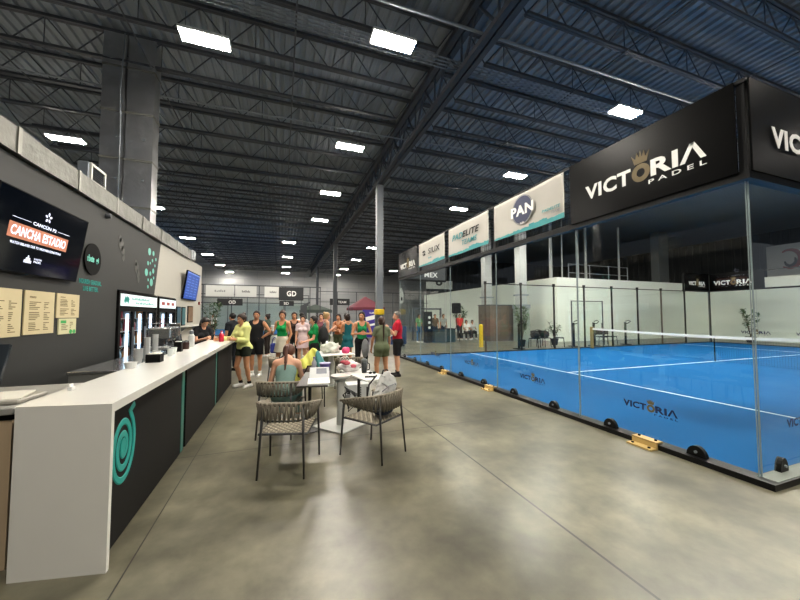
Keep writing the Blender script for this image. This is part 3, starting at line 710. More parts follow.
# --- bubble decoration
r = thing('bubble_decal', 'cluster of teal bubbles printed on the charcoal wall above the cooler', 'wall decal', (-2.89, 9.2, 2.4)); a = MB()
for y, z, s_ in ((9.13, 3.12, .085), (9.38, 3.12, .06), (9.55, 3.0, .04), (9.06, 2.84, .05), (9.2, 2.86, .03), (9.33, 2.94, .04), (8.98, 2.62, .085), (9.22, 2.62, .05), (9.4, 2.7, .06), (9.5, 2.84, .035), (9.3, 2.42, .09), (9.1, 2.46, .035), (9.1, 2.3, .04), (9.44, 2.54, .035)): disc_flat(a, (-2.899, y, z), *YU, s_, s_, .004, 18)
a.build('bubbles', mat('bubble_teal', '#6fc3b4', .5), r)
M_FAINT = mat('faded_decal', '#4e4e4b', .6, var=.05)
for lab, y, z in (('faint grey figure decal on the charcoal wall right of the round sign', 7.7, 2.9), ('faint smaller grey decal nearest the bubbles', 8.45, 2.55)):
    r = thing('faded_decal', lab, 'wall decal', (-2.89, y, z)); a = MB()
    for dy, dz, rr in ((0, .1, .1), (.07, -.02, .08), (.1, -.14, .06), (-.05, .2, .06)): disc_flat(a, (-2.899, y+dy, z+dz), *YU, rr, rr*1.2, .003, 16)
    a.build('figure', M_FAINT, r)
# --- coolers with drinks
M_COOLW = scr('cooler_light_box', '#e0eeee', .28); M_LED = scr('led_strip', '#cfe4ff', 1.6); M_LINER = mat('cooler_liner', '#c8d0d4', .4); M_CG = glass_mat('cooler_glass'); M_SHELF = mat('wire_shelf', '#b6bcc0', .4, .5)
def cooler(label, y0, y1, h, nd, sign):
    r = thing('drinks_cooler', label, 'cooler', (-3.2, (y0+y1)/2, 0)); x0, x1 = -3.62, -2.87
    a = MB(); a.box(x0, x1, y0, y0+.05, 0, h); a.box(x0, x1, y1-.05, y1, 0, h); a.box(x0, x1, y0+.05, y1-.05, h-.04, h); a.box(x0, x1, y0+.05, y1-.05, 0, .16); a.box(x0, x1-.02, y0+.05, y1-.05, h-.33, h-.29); a.build('cabinet', M_BLK, r)
    MB().box(x0+.01, x0+.03, y0+.05, y1-.05, .16, h-.33).build('liner', M_LINER, r)
    sp = MB().box(x1-.05, x1+.005, y0+.08, y1-.04, h-.28, h-.05).build('light_box', M_COOLW, r)
    a = MB(); x = x1+.006
    if sign:
        for k in range(3): a.obox((x, y0+.24+.07*k, h-.165+.02*(k % 2)), (0, .028, .05), (0, .028, -.028), (.001, 0, 0))
        text(a, '~'*14, (x, y0+.55, h-.155), *YU, .95, .06, .004); text(a, '~'*12, (x, y0+.75, h-.235), *YU, 1.05, .05, .004)
    else:
        for k in range(3): a.obox((x, y0+.3+.4*k, h-.165), (0, .12, 0), (0, 0, .04), (.001, 0, 0))
    a.build('sign_print', M_TEAL if sign else mat('red_print', '#a33a34', .5), r)
    for z in [.42, .72, 1.02, 1.32, 1.58][:5 if h > 2 else 5]:
        MB().box(x0+.03, x1-.1, y0+.06, y1-.06, z-.012, z).build('shelf', M_SHELF, r)
    dw = (y1-y0-.1)/nd
    for k in range(nd):
        a0 = y0+.05+k*dw; a = MB(); z0, z1 = .17, h-.335
        a.box(x1-.05, x1, a0, a0+.04, z0, z1); a.box(x1-.05, x1, a0+dw-.04, a0+dw, z0, z1); a.box(x1-.05, x1, a0+.04, a0+dw-.04, z0, z0+.05); a.box(x1-.05, x1, a0+.04, a0+dw-.04, z1-.05, z1)
        dr = a.build('door', M_BLK, r); MB().box(x1-.03, x1-.022, a0+.04, a0+dw-.04, z0+.05, z1-.05).build('pane', M_CG, dr)
        MB().box(x1, x1+.03, a0+dw-.075, a0+dw-.05, .8, 1.4).build('handle', M_GALV, dr)
        MB().box(x1-.11, x1-.07, a0+dw-.085, a0+dw-.055, z0+.1, z1-.1).build('light_strip', M_LED, r)
    return r
cooler('tall three-door glass cooler full of drinks under a lit teal sign', 7.63, 9.65, 2.11, 3, True); cooler('smaller two-door glass cooler farther along the bar wall', 9.78, 11.2, 2.11, 2, False)
DRC = [('red', '#a2343a'), ('blue', '#2d5c93'), ('clear', '#b9cdd2'), ('dark', '#33302f'), ('orange', '#c67a34')]
bprot = {}
for cn, cc in DRC:
    bprot[cn] = None
rnd = random.Random(3)
def bottle_mb(): return MB().lathe([(.030, 0), (.034, .01), (.034, .13), (.028, .16), (.013, .19), (.013, .215), (.015, .215), (.015, .235)], n=10)
for y0, y1, nd in ((7.63, 9.65, 3), (9.78, 11.2, 2)):
    dw = (y1-y0-.1)/nd
    for k in range(nd):
        for z in (.42, .72, 1.02, 1.32, 1.58):
            cn, cc = DRC[(k*2+int(z*10)) % 5]; nb = 5
            for j in range(nb):
                p = (-3.06, y0+.05+k*dw+.1+(dw-.2)*j/(nb-1), z+.001); wh = 'three-door' if nd == 3 else 'two-door'; g_ = '%s drinks in the %s cooler' % (cn, wh); l_ = '%s drink bottle on a shelf of the %s cooler' % (cn, wh)
                if bprot[cn] is None:
                    o = bottle_mb().build('drink_bottle', mat('drink_'+cn, cc, .2), smooth=True); bprot[cn] = o; off = 0
                else: o = bprot[cn].copy(); COL.objects.link(o)
                o.location = p; tag(o, l_, 'bottle', g_)
# posters on the grey wall
for lab, y0, y1, z0, z1, c in (('dark teal framed poster, left one of two beside the small cooler', 11.32, 11.72, 1.32, 1.9, '#2e5566'), ('dark teal framed poster, right one of two beside the small cooler', 11.85, 12.25, 1.32, 1.9, '#3a6a72'), ('colourful snack picture hanging below the far television', 12.55, 13.2, 1.4, 1.95, '#7c6046')):
    r = thing('poster', lab, 'poster', (-2.88, (y0+y1)/2, z0)); MB().bbox(-2.9, -2.87, y0, y1, z0, z1, .01).build('frame', M_BLK, r); MB().box(-2.87, -2.866, y0+.03, y1-.03, z0+.03, z1-.03).build('print', mat('poster_'+c[1:], c, .5, var=.5, scale=7), r)
r = thing('wall_shelf', 'slim white shelf on the grey wall above the bar equipment', 'shelf', (-2.8, 12.7, 1.28)); MB().box(-2.9, -2.68, 11.6, 13.6, 1.28, 1.31).build('board', mat('shelf_white', '#d5d3cb', .5), r)
for y in (11.9, 13.3): MB().prism([(-2.9, y, 1.28), (-2.9, y, 1.12), (-2.72, y, 1.28)], (0, .03, 0)).build('bracket', M_GALV, r)
r = thing('wall_box', 'little red alarm box beside the far television', 'alarm', (-2.88, 14.1, 2.05)); MB().bbox(-2.9, -2.85, 14.05, 14.16, 2.03, 2.14, .01).build('case', mat('alarm_red', '#8c2f28', .5), r); MB().cyl((-2.85, 14.105, 2.085), (-2.84, 14.105, 2.085), .03).build('button', M_WTXT, r)

# ================================================================== THE BAR COUNTER
M_QUARTZ = mat('white_quartz', '#dcdad3', .22, var=.025, scale=5); M_PANEL = mat('dark_bronze_panel', '#0e0c0a', .7, spec=.25, var=.06, scale=3)
r = thing('bar_counter', 'long white-topped bar counter with dark front panels and a teal spiral', 'counter', (-1.3, 5.8, 0))
MB().prism([(-1.565, 2.80, 1.01), (-1.03, 2.695, 1.01), (-1.03, 8.95, 1.01), (-1.58, 8.95, 1.01), (-1.58, 2.84, 1.01)], (0, 0, .06)).build('countertop', M_QUARTZ, r)
MB().prism([(-1.565, 2.80, 0), (-1.03, 2.695, 0), (-1.03, 2.735, 0), (-1.565, 2.84, 0)], (0, 0, 1.0099)).build('end_panel', M_QUARTZ, r)
for y0, y1 in ((2.75, 4.62), (4.84, 6.81), (7.03, 8.9)): MB().box(-1.14, -1.10, y0, y1, .015, 1.01).build('front_panel', M_PANEL, r)
for y in (4.64, 6.83): tag(MB().box(-1.135, -1.10, y, y+.11, .015, 1.01).build('accent_strip', mat('teal_strip', '#0d6a5e', .35), r), 'teal upright strip', None)
MB().box(-1.5, -1.16, 2.86, 8.88, 0, 1.0).build('carcass', M_BLK, r)
MB().box(-1.56, -1.12, 8.86, 8.94, 0, 1.01).build('side_panel', M_PANEL, r)
a = MB(); sp = []
for k in range(150):   # spiral line: dense centre opening outwards, tail at the top right
    t = k/149; an = PI*.35-2*PI*2.62*(1-t); rr = .04+.235*t
    sp.append((-1.097, 3.07+math.cos(an)*rr*.74, .66+math.sin(an)*rr))
sp += [(-1.097, sp[-1][1]+.035, sp[-1][2]+.01), (-1.097, sp[-1][1]+.09, sp[-1][2]+.035)]
a.tube(sp, .025, 8, flat=1.); disc_flat(a, (-1.1, 3.07, .66), *YU, .045, .07, .006); V = np.array(a.V); V[:, 0] = np.clip(V[:, 0], -1.1, -1.092); a.V = [tuple(v) for v in V]
a.build('spiral_emblem', M_TEAL, r)
# beige cabinet behind the counter end with its worktop
M_BEIGE = mat('beige_laminate', '#c3ab8c', .55, var=.05, scale=3)
r = thing('back_cabinet', 'beige cabinet with a grey worktop, cut off behind the counter end', 'cabinet', (-2.1, 3.3, 0))
MB().box(-2.62, -1.66, 2.95, 3.75, 0, .96).build('body', M_BEIGE, r); MB().box(-2.62, -1.655, 2.94, 3.75, .96, 1.0).build('black_rail', M_BLK, r); MB().bbox(-2.64, -1.63, 2.90, 3.77, 1.0, 1.045, .006).build('worktop', mat('grey_worktop', '#8a8984', .4), r)  # black band between the beige body and the worktop
r = thing('card_tray', 'grey till tray lying on the beige cabinet', 'tray', (-1.9, 3.2, 1.045)); MB().bbox(-2.15, -1.66, 3.0, 3.3, 1.045, 1.075, .008).build('base', mat('tray_grey', '#9a968c', .4), r); MB().obox((-1.78, 3.12, 1.085), (.1, .01, 0), (-.01, .09, .012), (0, 0, .006)).build('paper', mat('pale_paper', '#c8c4b8', .7), r); MB().bbox(-1.98, -1.9, 3.2, 3.27, 1.075, 1.10, .01).build('clip', M_BLK, r)
r = thing('till_screen', 'black till screen at the left photo edge above the beige cabinet', 'screen', (-2.13, 3.42, 1.045)); MB().obox((-2.13, 3.4, 1.27), (.16, 0, 0), (0, .05, .15), (0, -.012, .004)).build('display', mat('till_glass', '#2a3036', .15), r); MB().cyl((-2.13, 3.44, 1.05), (-2.13, 3.43, 1.2), .025).build('neck', M_BLK, r); MB().lathe([(.09, 0), (.09, .015), (.03, .025)], (-2.13, 3.45, 1.045)).build('foot', M_BLK, r)
# low back bar along the wall with the coffee gear
M_BBAR = mat('back_bar_grey', '#6a6c69', .5); M_CHROME = mat('chrome', '#c6c8c8', .18, .9, var=.04); M_CUP = mat('white_plastic', '#cfd1d0', .35, var=.02)
r = thing('back_bar', 'low grey back bar below the coolers behind the counter', 'counter', (-2.3, 7.5, 0)); MB().box(-2.62, -2.05, 5.6, 10.6, .0, .86).build('body', M_BBAR, r); MB().bbox(-2.64, -2.02, 5.58, 10.62, .86, .90, .006).build('worktop', M_CHROME, r)
r = thing('espresso_machine', 'chrome espresso machine on the back bar in front of the coolers', 'coffee machine', (-2.3, 8.25, .9))
MB().bbox(-2.5, -2.1, 7.9, 8.6, 1.16, 1.40, .03).build('boiler_body', M_CHROME, r); MB().bbox(-2.5, -2.08, 7.88, 8.62, .93, 1.02, .02).build('drip_tray', M_CHROME, r); MB().box(-2.5, -2.4, 7.93, 8.57, 1.0, 1.18).build('back_panel', M_COLD, r)
for y in (8.05, 8.25, 8.45):
    gh = MB().cyl((-2.2, y, 1.18), (-2.2, y, 1.10), .045).build('group_head', M_CHROME, r); MB().cyl((-2.2, y, 1.105), (-2.03, y, 1.09), .014).build('portafilter_handle', M_BLK, gh)
for y in (7.9, 7.94, 8.56, 8.6): MB().cyl((-2.15 if y in (7.9, 8.6) else -2.5, y, .9), (-2.15 if y in (7.9, 8.6) else -2.5, y, .95), .02).build('foot', M_BLK, r)
a = MB()
for y in (7.93, 8.57): a.cyl((-2.12, y, 1.3), (-2.05, y, 1.02), .008)
a.build('steam_wand', M_CHROME, r); MB().tube([(-2.48, 7.9, 1.47), (-2.1, 7.9, 1.47), (-2.1, 8.6, 1.47), (-2.48, 8.6, 1.47)], .008, closed=True).build('cup_rail', M_CHROME, r)
def lathe_thing(nm, lab, cat, c, parts, grp=None):
    r = thing(nm, lab, cat, c, 0, grp)
    for pn, prof, m_ in parts: MB().lathe(prof, c, 18).build(pn, m_, r, smooth=False)
    return r
r = thing('coffee_grinder', 'coffee grinder with a dark hopper beyond the espresso machine', 'grinder', (-2.3, 8.92, .9)); MB().bbox(-2.4, -2.18, 8.8, 9.04, .9, 1.22, .02).build('body', M_COLD, r); MB().lathe([(.05, 0), (.11, .1), (.11, .22), (.1, .24)], (-2.3, 8.92, 1.22)).build('hopper', mat('smoked_hopper', '#3b3a38', .2), r); MB().box(-2.18, -2.08, 8.88, 8.96, 1.0, 1.03).build('fork', M_CHROME, r)
def cupstack(lab, x, y, z, n, r0=.045):
    t = thing('cup_stack', lab, 'cups', (x, y, z))
    for k in range(n):
        MB().lathe([(r0*.72, 0), (r0, .095), (r0*1.07, .095), (r0*1.07, .102), (r0*.98, .102), (r0*.7, .008)], (x, y, z+.03*k), 16).build('cup', M_CUP, t, smooth=False)
cupstack('tall stack of white cups, nearer one of three by the coffee machine', -2.12, 6.72, .9, 10); cupstack('tall stack of white cups touching the coffee machine', -2.12, 7.1, .9, 11); cupstack('short stack of wide white cups on the back bar before the tall stacks', -2.1, 6.3, .9, 5, .06)
r = thing('syrup_pump', 'clear squeeze bottle among the white cup stacks', 'bottle', (-2.2, 6.92, .9)); MB().lathe([(.04, 0), (.042, .2), (.02, .25), (.02, .28)], (-2.2, 6.92, .9)).build('body', mat('clear_bottle', '#c4d2d6', .15), r); MB().lathe([(.022, .28), (.022, .3), (.008, .34)], (-2.2, 6.92, .9)).build('nozzle', M_CUP, r)
def napkin(lab, x0, x1, y0, y1, hh):
    z = 1.07; r = thing('napkin_holder', lab, 'napkin holder', ((x0+x1)/2, (y0+y1)/2, z)); t = .006; a = MB(); a.box(x0, x1, y0, y0+t, z, z+hh); a.box(x0, x1, y1-t, y1, z, z+hh); a.box(x0, x0+t, y0+t, y1-t, z, z+hh); a.box(x1-t, x1, y0+t, y1-t, z, z+hh); a.box(x0+t, x1-t, y0+t, y1-t, z, z+t); a.build('box', M_BLK, r)
    MB().bbox(x0+.012, x1-.012, y0+.012, y1-.012, z+t, z+hh+.012, .004).build('napkins', mat('napkin_white', '#e6e3da', .9), r)
napkin('wide black napkin box on the white counter, nearer of two', -1.535, -1.385, 4.82, 4.96, .10); napkin('smaller black box on the counter beyond the wide napkin box', -1.575, -1.475, 6.1, 6.2, .155)
def cup1(lab, x, y, z, r0=.04, hh=.1, m_=M_CUP):
    t = thing('cup', lab, 'cup', (x, y, z)); MB().lathe([(r0*.75, 0), (r0, hh), (r0*1.08, hh), (r0*1.08, hh+.006), (r0*.95, hh+.006), (r0*.72, .01)], (x, y, z), 18).build('wall', m_, t); MB().lathe([(r0*.7, .01), (r0*.8, hh*.6), (r0*.05, hh*.6)], (x, y, z), 14).build('drink', mat('pale_drink', '#b9b3a4', .2), t)
M_CLEAR = mat('clear_cup', '#cfd6d6', .12)
cup1('white bowl-like cup on the counter edge behind the wide napkin box', -1.54, 4.42, 1.07, .06, .06); cup1('white cup just behind the wide napkin box', -1.52, 5.15, 1.07, .045, .11)
cup1('clear cup on the counter, first after the wide napkin box', -1.46, 5.5, 1.07, .04, .1, M_CLEAR); cup1('clear cup on the counter, closest to the smaller black box', -1.5, 5.82, 1.07, .04, .09, M_CLEAR)
r = thing('door_stop', 'tiny white card holder on the counter edge near its front end', 'card holder', (-1.5, 3.28, 1.07)); MB().bbox(-1.53, -1.5, 3.26, 3.31, 1.07, 1.1, .004).build('block', M_CUP, r); MB().obox((-1.515, 3.28, 1.105), (.004, 0, 0), (0, .02, 0), (0, 0, .015)).build('card', M_WTXT, r)
r = thing('water_flask', 'white flask with a steel cap on the counter near the barista', 'bottle', (-1.525, 6.95, 1.07)); MB().lathe([(.045, 0), (.05, .01), (.05, .2), (.03, .235)], (-1.525, 6.95, 1.07)).build('body', M_CUP, r, smooth=True); MB().lathe([(.03, .235), (.033, .24), (.033, .29), (.02, .30)], (-1.525, 6.95, 1.07)).build('cap', M_GALV, r)
r = thing('juice_bottle', 'pinkish red drink bottle standing at the far end of the counter', 'bottle', (-1.22, 8.15, 1.07)); MB().lathe([(.045, 0), (.05, .02), (.05, .13), (.04, .17), (.018, .2)], (-1.22, 8.15, 1.07)).build('body', mat('red_juice', '#c5283f', .2), r, smooth=True); MB().lathe([(.02, .2), (.02, .235)], (-1.22, 8.15, 1.07)).build('cap', mat('red_cap', '#d0485c', .4), r)
r = thing('sugar_jar', 'dark jar with steel lid on the counter before the white flask', 'jar', (-1.52, 6.55, 1.07)); MB().lathe([(.05, 0), (.055, .015), (.055, .1), (.045, .12)], (-1.52, 6.55, 1.07)).build('glass', mat('dark_jar', '#3a2a24', .2), r); MB().lathe([(.048, .12), (.048, .14), (.01, .15)], (-1.52, 6.55, 1.07)).build('lid', M_CHROME, r)

# ================================================================== THE PADEL COURT
CX0, CX1, CY0, CY1 = 4.45, 24.3, 1.90, 12.4
M_TURF = mat('blue_turf', '#095892', .9, var=.05, scale=14, spec=.12); M_LINE = mat('court_line', '#dfe9ee', .8, var=.03)
MB_ = MB().box(CX0, CX1, CY0, CY1, 0, .03); turf = structure(MB_.build('floor_court', M_TURF), 'bright blue artificial turf of the court', 'court floor')
def cline(lab, *b): tag(MB().box(*b, .03, .034).build('court_line', M_LINE), lab, 'court line')
cline('white service line across the near half of the blue court', 7.6, 7.65, CY0+.05, CY1-.05); cline('white centre line from the service line to the net', 7.65, 14.3, 7.2, 7.25)
cline('white service line beyond the net', 21.1, 21.15, CY0+.05, CY1-.05); cline('white centre line beyond the net', 14.3, 21.1, 7.2, 7.25)
M_GL = glass_mat('court_glass'); M_EDGE = mat('glass_edge_seal', '#8d999b', .3); M_FR = mat('black_powder_coat', '#050506', .45, var=.08, spec=.3)
# glass walls
def gpanel(lab, x0, x1, y0, y1, z1=3.02):
    r = thing('court_glass', lab, 'glass panel', ((x0+x1)/2, (y0+y1)/2, .06), 0, 'glass panels of the blue court'); MB().box(x0, x1, y0, y1, .06, z1).build('pane', M_GL, r)
    if x1-x0 > y1-y0: bb = ((x1-.007, x1-.002, y0-.001, y1+.001), (x0+.002, x0+.007, y0-.001, y1+.001))
    else: bb = ((x0-.001, x1+.001, y0+.002, y0+.006), (x0-.001, x1+.001, y1-.006, y1-.002))
    for q in bb: MB().box(*q, .06, z1).build('edge_seal', M_EDGE, r)
ys = [1.92, 3.99, 6.1, 8.2, 10.3, 12.4]; od = ['nearest the camera', 'second from the near corner', 'third from the near corner', 'fourth from the near corner', 'farthest, behind the red shirted man']
for k in range(5):
    gpanel('glass panel in the long front wall of the court, '+od[k], 4.444, 4.456, ys[k]+.004, ys[k+1]-.004)
    gpanel('glass panel in the far end wall of the court, %s in view' % ['first from the right', 'second from the right', 'middle one', 'second from the left', 'leftmost one'][k], 24.294, 24.306, ys[k]+.004, ys[k+1]-.004)
gpanel('glass panel of the near side wall, meeting the camera-side court corner', 4.47, 6.44, 1.914, 1.926); gpanel('glass panel of the near side wall, second from the corner', 6.45, 8.44, 1.914, 1.926)
px = [4.47, 6.5, 8.46, 10.38, 12.32, 14.25, 16.16, 18.08, 19.98, 22.0, 24.28]
for k in range(10): gpanel('glass panel of the far side wall, %s from the left' % ['first', 'second', 'third', 'fourth', 'fifth', 'sixth', 'seventh', 'eighth', 'ninth', 'tenth'][k], px[k]+.02, px[k+1]-.02, 12.394, 12.406, 3.02 if k not in (4, ) else 3.02)
# steel frame
r = thing('court_steelwork', 'black steel frame around the blue court with mesh band above the glass', 'court frame', (CX0, CY0, 0))
a = MB(); a.box(4.36, 4.54, 1.78, 12.5, 0, .06); a.box(4.54, 24.4, 1.78, 1.96, 0, .06); a.box(4.54, 24.4, 12.32, 12.5, 0, .06); a.box(24.2, 24.4, 1.96, 12.32, 0, .06); a.build('base_kerb', M_FR, r)
tag(MB().box(4.46, 8.5, 1.80, 1.95, .0601, .064).build('kerb_strip', mat('kerb_grey', '#70756f', .6), r), 'grey strip on the near kerb', None)
for z in (3.03, 4.03):
    zt = z+(.09 if z < 3.5 else .04)
    for q in ((4.40, 4.50, 1.87, 12.45), (24.25, 24.35, 1.87, 12.45), (4.5, 8.5, 1.87, 1.97), (4.5, 6.5, 12.35, 12.45), (21.9, 24.25, 12.35, 12.45)): MB().box(*q, z, zt).build('beam', M_FR, r)
for (x, y) in [(4.45, 1.92)]+[(4.45, t) for t in ys[1:]]+[(6.45, 1.92), (8.46, 1.92), (6.5, 12.4), (24.3, 1.92), (24.3, 12.4), (21.95, 12.4)]: MB().box(x-.035, x+.035, y-.035, y+.035, 3.1, 4.05).build('upper_post', M_FR, r)
M_PB = mat('bronze_post', '#4a3f33', .45)
for i, x in enumerate(px[2:-1]): 
    p = MB().box(x-.03, x+.03, 12.37, 12.43, .06, 3.1).build('post', M_PB if i in (0, 6) else M_FR, r)
    MB().box(x-.05, x+.05, 12.36, 12.44, 3.0, 3.14).build('post_cap', M_FR, p)
for y in (1.87, 12.4): MB().box(24.26, 24.34, y-.04, y+.04, .06, 3.1).build('post', M_FR, r)
MB().box(8.46, 21.95, 12.385, 12.415, 3.02, 3.06).build('far_rail', M_FR, r)
def wires(nm, y0, y1, horiz_x=None, n0=.09):
    a = MB(); y = y0
    while y < y1: a.box(4.447, 4.453, y-.0025, y+.0025, 3.12, 4.03); y += n0
    z = 3.15
    while z < 4.03: a.box(4.446, 4.452, y0, y1, z-.0025, z+.0025); z += n0
    a.build(nm, M_FR, r)
wires('mesh', 1.95, 12.35)
# glass clamps and anchors
for y in (2.44, 3.48, 4.52, 5.56, 6.61, 7.65, 8.74, 9.75, 10.8, 11.8):
    a = MB(); P = [(4.425, y+.095*math.cos(t*PI/10), .06+.115*math.sin(t*PI/10)) for t in range(11)]; a.prism(P, (.05, 0, 0)); c = a.build('glass_clamp', M_FR, r)
    MB().cyl((4.41, y, .11), (4.43, y, .11), .014).build('clamp_bolt', M_GALV, c)
for x in (4.83, 5.9, 6.95, 8.0):
    a = MB(); P = [(x+.07*math.cos(t*PI/10), 1.895, .06+.14*math.sin(t*PI/10)) for t in range(11)]; a.prism(P, (0, .05, 0)); c = a.build('glass_clamp', M_FR, r); MB().cyl((x, 1.88, .12), (x, 1.90, .12), .014).build('clamp_bolt', M_GALV, c)
M_YEL = mat('yellow_bracket', '#c4a768', .5)
for y in (2.95, 6.27, 8.43):
    a = MB(); a.box(4.23, 4.37, y-.15, y+.15, 0, .018); a.box(4.335, 4.36, y-.15, y+.15, .018, .085); a.box(4.335, 4.45, y-.15, y+.15, .075, .09); c = tag(a.build('anchor_bracket', M_YEL, r), 'yellow floor bracket', None); b = MB()
    for q in (-.1, .1): b.cyl((4.275, y+q, .018), (4.275, y+q, .032), .016); b.cyl((4.40, y+q, .09), (4.40, y+q, .105), .016)
    b.build('bolt', M_BLK, c)
# black fascia boards and white cloth banners
M_BOARD = mat('black_banner_vinyl', '#040404', .27, var=.04, spec=.13); M_GOLD = mat('old_gold', '#6b5a35', .5)
RX, UP = np.array([0, -1., 0]), np.array([0, 0, 1.])
b = thing('fascia_board', 'big black board with white court name, nearest on the front wall', 'banner', (4.38, 3, 3.1)); MB().box(4.375, 4.395, 1.95, 4.02, 3.10, 4.06).build('panel', M_BOARD, b); court_logo(b, (4.374, 3.73, 3.40), RX, UP, 1.53, .21, M_WTXT, M_GOLD)
b = thing('fascia_board', 'black board with white court name on the near side wall at the photo edge', 'banner', (5.5, 1.85, 3.1)); MB().box(4.42, 8.45, 1.848, 1.866, 3.10, 4.06).build('panel', M_BOARD, b); court_logo(b, (4.78, 1.847, 3.40), (1, 0, 0), UP, 1.75, .22, M_WTXT, M_GOLD)
b = thing('fascia_board', 'small black board with white court name at the far left court corner', 'banner', (4.38, 11.3, 3.1)); MB().box(4.375, 4.395, 10.42, 12.3, 3.10, 4.06).build('panel', M_BOARD, b); court_logo(b, (4.374, 12.1, 3.40), RX, UP, 1.5, .2, M_WTXT, M_GOLD)
b = thing('fascia_board', 'black board high on the far end wall of the court, larger of two', 'banner', (24.2, 11.4, 3.1)); MB().box(24.2, 24.22, 9.9, 12.3, 3.10, 4.1).build('panel', M_BOARD, b); court_logo(b, (24.199, 12.1, 3.4), RX, UP, 1.7, .25, M_WTXT, M_GOLD)
b = thing('fascia_board', 'black board with court name on the far side wall, smaller of two', 'banner', (23, 12.33, 3.1)); MB().box(21.95, 24.18, 12.32, 12.34, 3.10, 4.1).build('panel', M_BOARD, b); court_logo(b, (22.3, 12.319, 3.4), (1, 0, 0), UP, 1.5, .22, M_WTXT, M_GOLD)
b = thing('fascia_board', 'dark board with pale lettering on the far side wall behind the corner board', 'banner', (5.5, 12.33, 3.1)); MB().box(4.55, 6.45, 12.32, 12.34, 3.1, 4.06).build('panel', mat('slate_vinyl', '#3b3f40', .5), b); a = MB(); text(a, 'MEX', (5.5, 12.319, 3.2), (1, 0, 0), UP, .6, .2, .02); a.build('lettering', M_WTXT, b)
M_CLOTH = mat('banner_cloth', '#b9b6ae', .8, var=.03, scale=3, bump=.1); M_AQUA = mat('aqua_print', '#3f9498', .7, var=.1); M_NAVY = mat('navy_print', '#2f3554', .6); M_GREY = mat('grey_print', '#8d8f93', .6)
def banner(lab, y0, y1, z0=3.26, z1=4.02, seed=1):
    r = thing('sponsor_banner', lab, 'banner', (4.37, (y0+y1)/2, z0), 0, 'white cloth banners on the court front'); n, m = 28, 12; V = []; F = []
    def sx(u, v): return 4.375+.012*math.sin(u*9+seed+2*v)*math.sin(PI*u)+.01*mnoise.noise(Vector((u*5, v*3, seed)))*(1 if 0 < v < 1 else .4)
    for k in (0, 1):
        for i in range(n+1):
            for j in range(m+1): u, v = i/n, j/m; V.append((sx(u, v)+.004*k, y1+(y0-y1)*u, z0+(z1-z0)*v-.012*math.sin(PI*u)*(1-v)))
    q = (n+1)*(m+1)
    for i in range(n):
        for j in range(m): a0 = i*(m+1)+j; F.append((a0, a0+m+1, a0+m+2, a0+1)); F.append((q+a0, q+a0+1, q+a0+m+2, q+a0+m+1))
    for i in range(n):
        for j in (0, m): a0 = i*(m+1)+j; F.append((a0, a0+m+1, q+a0+m+1, q+a0) if j else (a0, q+a0, q+a0+m+1, a0+m+1))
    for j in range(m):
        for i in (0, n): a0 = i*(m+1)+j; F.append((a0, a0+1, q+a0+1, q+a0))
    link_mesh('cloth', V, F, M_CLOTH, r, smooth=True)
    a = MB(); rnd = random.Random(seed); L = y1-y0; n = 30; top = []
    for i in range(n+1): u = i/n; top.append(z0+.025+.055*u+.02*rnd.random()+(.03 if .55 < u < .8 else 0))
    X = lambda u: sx(u, .06)-.004
    for i in range(n):
        u, w_ = i/n, (i+1)/n; a.prism([(X(u), y1-L*u, z0-.010*math.sin(PI*u)), (X(w_), y1-L*w_, z0-.010*math.sin(PI*w_)), (X(w_), y1-L*w_, top[i]), (X(u), y1-L*u, top[i])], (-.002, 0, 0))
    a.build('brush_stripe', M_AQUA, r)
    g = MB()
    for (u, v) in ((.02, .97), (.5, .985), (.98, .97), (.02, .05), (.98, .05)): g.cyl((sx(u, v)-.004, y1-L*u, z0+(z1-z0)*v), (sx(u, v)+.03, y1-L*u, z0+(z1-z0)*v), .012, n=8)
    g.build('eyelet', M_GALV, r); return r, (lambda u, v: np.array([4.355, y1-L*u, z0+(z1-z0)*v])), L
r, q, L = banner('white banner with a round navy emblem, nearest of the cloth banners', 4.14, 6.04, seed=1)
a = MB(); ring_flat(a, q(.48, .56), RX, UP, 0.001, .265, .003, 40); a.build('navy_disc', M_NAVY, r); a = MB(); ring_flat(a, q(.48, .56), RX, UP, .272, .29, .003, 40); a.build('disc_ring', M_GREY, r)
a = MB(); text(a, 'PAN', q(.315, .43)+np.array([-.004, 0, 0]), RX, UP, .62, .2, .035); text(a, '~~~~~', q(.45, .2)+np.array([-.004, 0, 0]), RX, UP, .12, .04, .0); a.build('lettering', M_WTXT, r)
a = MB(); text(a, 'PADELITE', q(.75, .27), RX, UP, .4, .05, .01, .2); a.build('small_print', M_AQUA, r); a = MB(); text(a, 'TEAMS', q(.86, .18), RX, UP, .2, .045, .005, .2); a.build('small_print_grey', M_GREY, r)
r, q, L = banner('white banner with slanted teal and dark lettering in two lines', 6.25, 8.14, seed=5)
a = MB(); text(a, 'PAD', q(.13, .5), RX, UP, .52, .155, .02, .3); text(a, 'TEAMS', q(.38, .24), RX, UP, .70, .13, .006, .25); a.build('teal_lettering', M_AQUA, r); a = MB(); text(a, 'ELITE', q(.41, .5), RX, UP, .72, .155, .025, .3); a.build('dark_lettering', M_BTXT, r)
r, q, L = banner('white banner with black lettering and a swirl, farthest of the cloth banners', 8.38, 10.25, seed=9)
a = MB(); text(a, 'SIUX', q(.42, .42), RX, UP, .8, .17, .014, .1); 
for k in (0, 1): a.tube([q(.24+.03*math.cos(t*.35+PI*k)*1.6, .53+.12*math.sin(t*.35+PI*k)*(1-.06*t)) for t in range(8)], [.006+.0025*t for t in range(8)], 6)
a.build('lettering', M_BTXT, r); a = MB(); text(a, '~~~~~', q(.42, .22), RX, UP, .25, .06, .0); a.build('small_print', M_AQUA, r)
